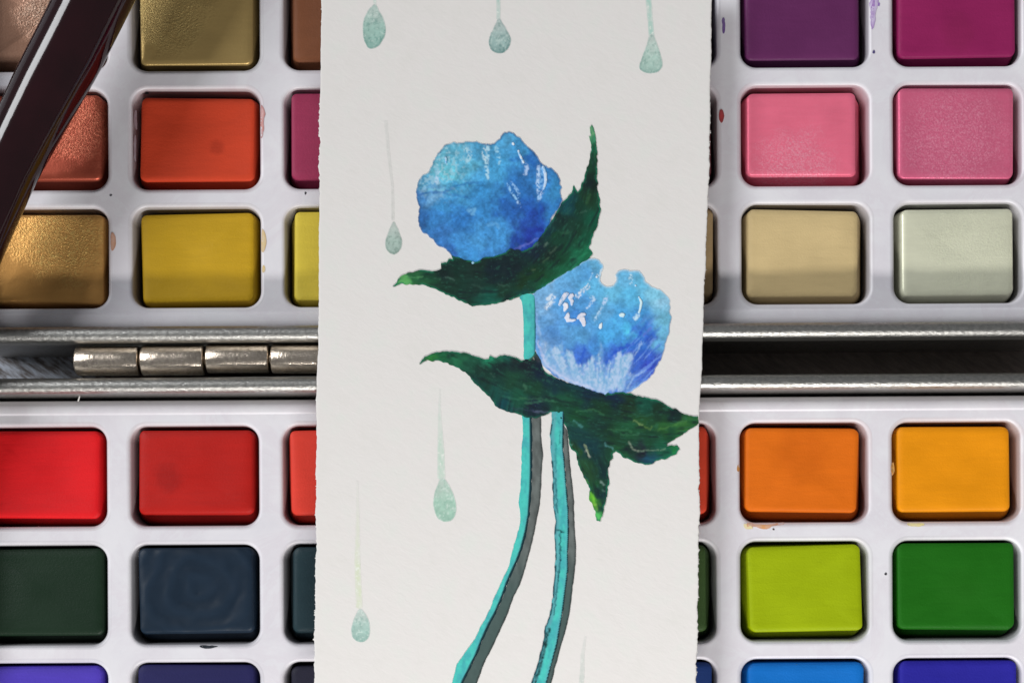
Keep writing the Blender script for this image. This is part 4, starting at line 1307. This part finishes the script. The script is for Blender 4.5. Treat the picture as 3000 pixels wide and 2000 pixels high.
leaf2 = paint_sheet('painted_leaf', l2o, 3.4, col_l2, 1.9, HC, card, seed=4)
leaf2['label'] = 'spreading dark green leaf under the lower flower'

# ---- stems -------------------------------------------------------------
TEAL = lin((70, 184, 174)); TEALD = lin((64, 164, 166))


def col_teal(x, y, seed, ol):
    n = fbm(x / 14.0, y / 30.0, seed, 3)
    c = mixc(np.repeat(TEAL[None, :], len(x), 0), TEALD, sstep(0.4, 0.7, n))
    return grain(c, x, y, 0.12, 6.0, seed + 3)


us = [(1520, 872), (1536, 860), (1562, 860), (1568, 880), (1570, 1000), (1568, 1030), (1560, 1046), (1545, 1054), (1533, 1052), (1535, 1020), (1532, 900), (1528, 880)]
uso = densify(smooth_closed(us, 1), 4, 1.4, 51)


def col_us(x, y):
    c = col_teal(x, y, 261, None)
    return mixc(c, lin((22, 52, 84)), sstep(1562, 1569, x) * 0.85)


paint_sheet('painted_stem', uso, 3.6, col_us, 1.2, HC, card, seed=5)['label'] = 'short teal stem between the flowers'

CR2 = lambda pts: [(x / 1.7425 + 900, y / 1.7425 + 1100) for x, y in pts]
sl_l = [(1529, 1214), (1530, 1227), (1533, 1271), (1528, 1325), (1528, 1379), (1524, 1432), (1520, 1470), (1524, 1507), (1524, 1530), (1516, 1565), (1501, 1613), (1491, 1657), (1472, 1699), (1450, 1745), (1432, 1792), (1407, 1838), (1390, 1872), (1365, 1907), (1338, 1947), (1325, 1998), (1316, 2030)]
sl_r = [(1557, 1210), (1558, 1230), (1559, 1289), (1559, 1379), (1557, 1432), (1554, 1475), (1552, 1507), (1543, 1557), (1530, 1607), (1515, 1647), (1501, 1676), (1486, 1712), (1474, 1747), (1453, 1796), (1434, 1830), (1415, 1872), (1398, 1916), (1375, 1962), (1357, 1998), (1346, 2030)]
sg_r = [(1584, 1208), (1585, 1230), (1585, 1271), (1591, 1334), (1587, 1379), (1585, 1432), (1582, 1476), (1572, 1526), (1562, 1574), (1549, 1626), (1536, 1672), (1522, 1714), (1505, 1746), (1486, 1799), (1459, 1859), (1442, 1895), (1419, 1939), (1398, 1997), (1386, 2030)]
sr_l = [(1616, 1206), (1617, 1230), (1611, 1271), (1613, 1311), (1619, 1379), (1619, 1432), (1622, 1484), (1627, 1526), (1624, 1574), (1627, 1622), (1626, 1670), (1622, 1708), (1620, 1748), (1612, 1796), (1598, 1834), (1591, 1882), (1577, 1939), (1558, 1998), (1548, 2030)]
sr_r = [(1652, 1206), (1651, 1245), (1650, 1307), (1655, 1361), (1659, 1414), (1663, 1465), (1666, 1498), (1666, 1565), (1664, 1622), (1664, 1670), (1658, 1718), (1654, 1748), (1648, 1796), (1641, 1834), (1633, 1882), (1618, 1939), (1602, 1998), (1593, 2030)]
sr_g = [(1662, 1262), (1666, 1307), (1669, 1352), (1676, 1414), (1682, 1465), (1681, 1488), (1685, 1565), (1688, 1603), (1686, 1651), (1679, 1708), (1673, 1757), (1669, 1796), (1656, 1849), (1644, 1891), (1625, 1958), (1616, 1998), (1608, 2030)]


def band_field(colour_teal, left, right, dark_l, dark_r, seed, extra=None):
    def f(x, y):
        c = col_teal(x, y, seed, None)
        dl = seg_dist(x, y, left); dr = seg_dist(x, y, right)
        nn = fbm(x / 8.0, y / 16.0, seed + 7, 2)
        c = mixc(c, lin((86, 160, 172)), (1 - sstep(4, 13, dr)) * 0.55)
        if dark_r: c = mixc(c, lin((8, 40, 48)), (1 - sstep(dark_r * 0.6, dark_r, dr)))
        if dark_l:
            c = mixc(c, lin((88, 152, 162)), (1 - sstep(8, 17, dl)) * 0.75)
            c = mixc(c, lin((20, 62, 72)), (1 - sstep(dark_l * 0.3, dark_l, dl)) * sstep(0.35, 0.55, nn + 0.25 * sstep(1780, 1860, y)))
        if extra: c = strokes_into(c, x, y, extra, seed + 11)
        return c
    return f


GREY = lin((90, 96, 94))


def col_greyband(seed):
    def f(x, y):
        c = np.repeat(GREY[None, :], len(x), 0)
        t = fbm(x / 12.0, y / 26.0, seed, 3)
        c = c * (0.55 + 0.95 * t)[:, None]
        c = mixc(c, lin((62, 82, 79)), sstep(1560, 1760, y) * 0.85)
        edge = np.minimum(seg_dist(x, y, sg_r), seg_dist(x, y, sr_g))
        return mixc(c, lin((40, 44, 44)), (1 - sstep(2, 6, edge)) * 0.8)
    return f


stemA = paint_sheet('painted_stem', densify(sl_l + sl_r[::-1], 4, 2.0, 61), 3.2, band_field(None, sl_l, sl_r, 0, 8.5, 271), 1.2, HC, card, seed=6)
stemA['label'] = 'left teal stem curving down'
shA = paint_sheet('stem_shade', densify(sl_r + sg_r[::-1], 4, 1.2, 63), 4.2, col_greyband(281), 0.8, HC, stemA, seed=7)
shA['label'] = 'grey shading stroke along the left stem'
ext = [([(1642, 1552), (1641, 1600), (1642, 1640), (1637, 1670), (1633, 1700)], 3.6, (16, 70, 84), 1.0), ([(1636, 1552), (1648, 1557)], 4.5, (6, 44, 52), 1.0), ([(1626, 1400), (1630, 1450), (1634, 1500)], 3.2, (26, 92, 100), 0.9), ([(1608, 1840), (1598, 1890), (1585, 1940), (1566, 2000)], 5.5, (4, 44, 46), 1.0), ([(1640, 1260), (1638, 1300)], 3, (34, 104, 112), 0.7), ([(1628, 1300), (1628, 1380)], 3.5, (34, 116, 124), 0.7), ([(1634, 1690), (1630, 1740), (1622, 1800)], 3, (24, 84, 92), 0.9), ([(1630, 1225), (1636, 1235)], 5, (40, 120, 130), 0.6)]
stemB = paint_sheet('painted_stem', densify(sr_l + sr_r[::-1], 4, 2.2, 65), 3.2, band_field(None, sr_l, sr_r, 6.0, 4.5, 291, ext), 2.0, HC, card, seed=8)
stemB['label'] = 'right teal stem with dark outline'
shB = paint_sheet('stem_shade', densify(sr_r[1:] + sr_g[::-1], 4, 1.2, 67), 4.2, col_greyband(301), 0.9, HC, stemB, seed=9)
shB['label'] = 'grey shading stroke along the right stem'

# ---- raindrops -----------------------------------------------------------
PAPC = lin((217, 214, 211))
A9 = lambda pts: [(x / 1.96 + 900, y / 1.96) for x, y in pts]
B4 = lambda pts: [(x / 2.138 + 1000, y / 2.138 + 300) for x, y in pts]
D5 = lambda pts: [(x / 2.24 + 1100, y / 2.24 + 900) for x, y in pts]


def raindrop(outline, c_in, c_edge, trail, tw, tcol, tfade, seed, label, edge_k=0.8, speck=0.5):
    dr = None
    if outline is not None:
        ol = densify(smooth_closed(outline, 2), 4, 1.4, seed)
        cy0 = ol[:, 1].mean(); hgt = np.ptp(ol[:, 1])

        def colour(x, y):
            c = np.repeat(lin(c_in)[None, :], len(x), 0)
            c = grain(c, x, y, 0.22, 12.0, seed)
            c = mixc(c, PAPC, 0.42 * (1 - sstep(cy0 - hgt * 0.42, cy0 + hgt * 0.12, y)))
            c = mixc(c, lin((158, 168, 164)), np.full(len(x), 0.22))
            c = mixc(c, lin(c_edge), 0.28 * sstep(cy0 + hgt * 0.15, cy0 + hgt * 0.46, y))
            c = mixc(c, lin((214, 226, 218)), sstep(0.58, 0.78, fbm(x / 5.0, y / 5.0, seed + 5, 2)) * speck * 0.7)
            c = mixc(c, lin(c_edge), sstep(0.58, 0.8, fbm(x / 6.0, y / 7.0, seed + 7, 2)) * 0.45)
            d = seg_dist(x, y, ol, True)
            low = 0.35 + 0.65 * sstep(cy0 - hgt * 0.3, cy0 + hgt * 0.4, y)
            c = mixc(c, PAPC, 0.5 * (1 - sstep(0.0, 3.0, d)))
            return mixc(c, lin(c_edge), (1 - sstep(2.0, 8.0, d)) * sstep(0.0, 2.5, d) * 0.8 * edge_k * low * (0.4 + 0.8 * vnoise(x / 14.0, y / 14.0, seed + 9)))
        dr = paint_sheet('painted_raindrop', ol, 3.4, colour, 0.4, HC, card, skirt=0.3, relief=0.1, mat=M_WASH, seed=seed)
        dr['label'] = label
    if trail:
        to = densify(ribbon(densify(trail, 12, 0, 0, False), tw), 4, 0.8, seed + 2)

        def tcolour(x, y):
            c = np.repeat(lin(tcol)[None, :], len(x), 0)
            d = seg_dist(x, y, to, True)
            y0, y1 = trail[0][1], trail[-1][1]
            along = sstep(y0, y0 + (y1 - y0) * 0.8, y)
            a = tfade[0] * (1 - along) + tfade[1] * along
            a = 0.85 * a * (0.3 + 1.1 * fbm(x / 5.0, y / 12.0, seed + 4, 2)) * (0.45 + 0.55 * sstep(0.5, 5, d))
            c = mixc(np.repeat(PAPC[None, :], len(x), 0), lin(tcol), np.clip(a, 0, 1))
            return mixc(c, lin((228, 230, 224)), sstep(0.78, 0.9, vnoise(x / 5.0, y / 6.0, seed + 6)) * a * 0.9)
        tr = paint_sheet('raindrop_trail' if dr is None else 'trail', to, 3.2, tcolour, 0.25, HC, dr if dr is not None else card, skirt=0.1, relief=0.0, mat=M_WASH, seed=seed + 1)
        if dr is None: tr['label'] = label


raindrop(A9([(390, 18), (345, 62), (318, 130), (318, 200), (335, 262), (362, 288), (410, 272), (440, 225), (456, 175), (440, 110), (410, 55)]), (152, 190, 178), (82, 132, 124), A9([(383, -40), (390, 30)]), [7, 4], (186, 206, 196), (0.8, 0.9), 310, 'leaf shaped green raindrop at the upper left')
raindrop(A9([(1098, 95), (1072, 155), (1040, 225), (1045, 285), (1090, 312), (1140, 302), (1178, 240), (1152, 180), (1122, 130)]), (150, 180, 176), (74, 118, 116), A9([(1096, -40), (1098, 40), (1098, 110)]), [7, 6, 6], (168, 196, 186), (0.9, 1.0), 320, 'round bottomed grey green raindrop at the top middle', 1.0)
raindrop(A9([(1965, 195), (1932, 305), (1906, 370), (1910, 408), (1962, 426), (2024, 416), (2046, 370), (2022, 290), (1992, 200)]), (172, 202, 190), (98, 140, 132), A9([(1957, -40), (1965, 60), (1972, 140), (1978, 215)]), [9, 9, 8, 9], (166, 200, 188), (1.0, 1.0), 330, 'pale green raindrop on a long streak at the upper right', 0.7)
raindrop(B4([(325, 728), (290, 820), (270, 880), (284, 932), (325, 958), (366, 936), (385, 880), (362, 800)]), (164, 186, 176), (92, 118, 108), [(1130, 355), (1138, 450), (1150, 545), (1151, 645)], [5, 5, 4, 5], (186, 188, 182), (0.35, 0.7), 340, 'small grey green raindrop left of the upper flower', 0.9, 0.2)
raindrop(D5([(432, 1100), (390, 1200), (374, 1290), (398, 1380), (450, 1412), (512, 1395), (536, 1330), (520, 1240), (480, 1150)]), (164, 202, 182), (128, 170, 152), D5([(422, 540), (420, 700), (428, 900), (432, 1120)]), [2, 6, 10, 12], (182, 206, 190), (0.3, 1.0), 350, 'pale mint raindrop with beaded streak below the lower leaf tip', 0.4, 0.75)
raindrop(CR2([(268, 1172), (236, 1240), (220, 1310), (246, 1360), (300, 1360), (327, 1310), (312, 1230)]), (164, 196, 186), (112, 156, 146), CR2([(256, 540), (258, 760), (256, 950), (266, 1180)]), [3, 6, 9, 10], (206, 214, 186), (0.12, 0.9), 360, 'pale mint raindrop near the lower left corner of the card', 0.4, 0.75)
raindrop(None, None, None, CR2([(1420, 1330), (1405, 1430), (1405, 1500), (1396, 1620)]), [3, 6, 7, 9], (178, 190, 182), (0.35, 0.8), 370, 'faint scribbled raindrop streak at the bottom of the card')

# ---- opaque white dabs on the petals ----------------------------------------
F1 = lambda pts: [(x / 2.614 + 1150, y / 2.614 + 350) for x, y in pts]
F2 = lambda pts: [(x / 4.704 + 1500, y / 4.704 + 750) for x, y in pts]


def dab(pts, w, parent, rgb=(222, 232, 242), seed=0, rough=0.5, patchy=0.3, under=(110, 170, 215), rel=1.2):
    ol = densify(ribbon(densify(pts, 7, 0, 0, False), w), 3, 1.3, seed)
    if patchy > 0.1:
        patchy += 0.2

    def colour(x, y):
        c = np.repeat(lin(rgb)[None, :] * 0.9, len(x), 0)
        c = mixc(c, lin(under), 0.55 * (1 - sstep(0.0, 2.6, seg_dist(x, y, ol, True))))
        return mixc(c, lin(under), np.clip(sstep(0.45, 0.7, fbm(x / 4.5, y / 6.0, seed, 2)) * patchy * 2, 0, 1))
    paint_sheet('petal_highlight', ol, 3.0, colour, 1.7, HC, parent, skirt=0.9, relief=rel * 0.7, seed=seed, rel_scale=5.0, crisp=False)


dab(F1([(918, 184), (930, 192)]), [4, 4], flower1, seed=401, patchy=0.1)
dab(F1([(962, 240), (985, 295), (1005, 335)]), [3, 4.5, 3.5], flower1, seed=402)
dab(F1([(1152, 362), (1170, 420), (1172, 480), (1155, 535)]), [4.5, 5, 4.5, 3], flower1, (206, 222, 248), 408, patchy=0.3)
dab(F1([(408, 290), (410, 335)]), [4, 2.5], flower1, (176, 212, 230), 415, patchy=0.5)
dab(F1([(608, 1098), (622, 1096)]), [3.5, 3], leaf1, (170, 214, 234), 417, patchy=0.1)

PW = (222, 220, 232)
dab(F2([(655, 680), (690, 600), (740, 530), (770, 520)]), [4, 6, 8, 5], flower2, PW, 422, patchy=0.15)
dab(F2([(735, 660), (745, 700), (715, 760)]), [8, 7, 3], flower2, (236, 234, 242), 423, patchy=0.05)
dab(F2([(830, 530), (800, 580), (825, 620), (825, 680)]), [7, 7, 6, 3], flower2, PW, 424, patchy=0.15)
dab(F2([(780, 780), (755, 850), (770, 880), (830, 890), (880, 880)]), [3, 7, 9, 5, 3], flower2, (228, 228, 240), 427, patchy=0.1)
dab(F2([(900, 860), (960, 810), (1010, 800)]), [3, 8, 4], flower2, PW, 428, patchy=0.05)
dab(F2([(960, 850), (985, 920), (990, 960)]), [9, 8, 5], flower2, (230, 226, 234), 429, patchy=0.05)
dab(F2([(1215, 990), (1222, 950), (1240, 920)]), [5.5, 5, 2], flower2, (232, 240, 246), 433, patchy=0.0)
dab(F2([(1490, 810), (1530, 815), (1550, 800)]), [6, 7, 3], flower2, (214, 238, 244), 434, patchy=0.1)
dab(F2([(1692, 400), (1710, 405)]), [3, 3], flower2, (206, 230, 240), 436, patchy=0.1)
dab(F2([(1750, 560), (1782, 640), (1770, 710), (1745, 780)]), [2.5, 4, 4, 3.5], flower2, (216, 238, 240), 437, patchy=0.1)
dab(F2([(1165, 285), (1172, 296)]), [4, 4], flower2, (226, 236, 242), 439, patchy=0.05)

# ------------------------------------------------------------------ the brush handle
ZBR = RIM + 104.0


def HB(x, y):
    k = (H - ZBR) / H
    return (CX + (x - CX) * k, CY + (y - CY) * k)


Lp = [(222, -150), (156, 0), (46, 219), (0, 318), (-66, 462), (-126, 600), (-190, 750)]
Rp = [(470, -150), (391, 0), (286, 210), (200, 358), (105, 527), (27, 700), (-60, 905)]
axis = []
for (a, b), (c, d) in zip(Lp, Rp):
    axis.append(((a + c) / 2, (b + d) / 2))
# smooth axis and radius along the handle, from measured edge points
A0 = np.array(HB(345, -150)); A1 = np.array(HB(-128, 830))
dirv = (A1 - A0) / np.hypot(*(A1 - A0)); nrm = np.array([-dirv[1], dirv[0]])


def edge_off(P, t):
    q = np.array([HB(*p) for p in P]) - A0
    s = q @ dirv; o_ = q @ nrm
    return np.interp(t, s, o_)


LEN = np.hypot(*(A1 - A0))
rings = []
n = 40
ts = np.linspace(-260, LEN + 560, 46)
ts = np.concatenate([[ts[0] - 26, ts[0] - 20, ts[0] - 10], ts, [ts[-1] + 30, ts[-1] + 52, ts[-1] + 62]])
for k, t_ in enumerate(ts):
    tc = np.clip(t_, 0, LEN)
    ol_, or_ = edge_off(Lp, tc), edge_off(Rp, tc)
    c_ = (ol_ + or_) / 2; r_ = abs(ol_ - or_) / 2 * 0.985
    if t_ < 0: r_ *= 1 + 0.00006 * t_
    if t_ > LEN: r_ *= 1 - 0.0004 * (t_ - LEN)
    if k < 3: r_ *= (0.4, 0.8, 0.95)[k]
    if k >= len(ts) - 3: r_ *= (0.9, 0.6, 0.25)[k - len(ts) + 3]
    base_ = A0 + dirv * t_ + nrm * c_
    rings.append([W(base_[0] + nrm[0] * r_ * math.cos(a), base_[1] + nrm[1] * r_ * math.cos(a), ZBR + r_ * math.sin(a)) for a in [2 * math.pi * i / n for i in range(n)]])
V, F = loft(rings, True, True)
o0 = Vector(W(*HB(100, 350), ZBR - 100))
V = [tuple(Vector(v) - o0) for v in V]
brush = link('paint_brush', mesh('paint_brush', V, F, True), M_LACQ, loc=o0)
tag(brush, 'thick dark maroon lacquered brush handle slanting over the upper left paints', 'paintbrush')

# a pale hair lying over the dark seam below the hinge
hr = [(238, 1146, 30), (236, 1154, 14), (235, 1163, 8), (231, 1176, 7)]
rings = [[W(x + 2.2 * math.cos(a), y, z + 2.2 * math.sin(a)) for a in [2 * math.pi * i / 6 for i in range(6)]] for x, y, z in hr]
ho = link('lint_hair', mesh('lint_hair', *loft(rings, True, True)), M_PAPER)
tag(ho, 'tiny pale hair caught on the tin seam below the hinge', 'lint')
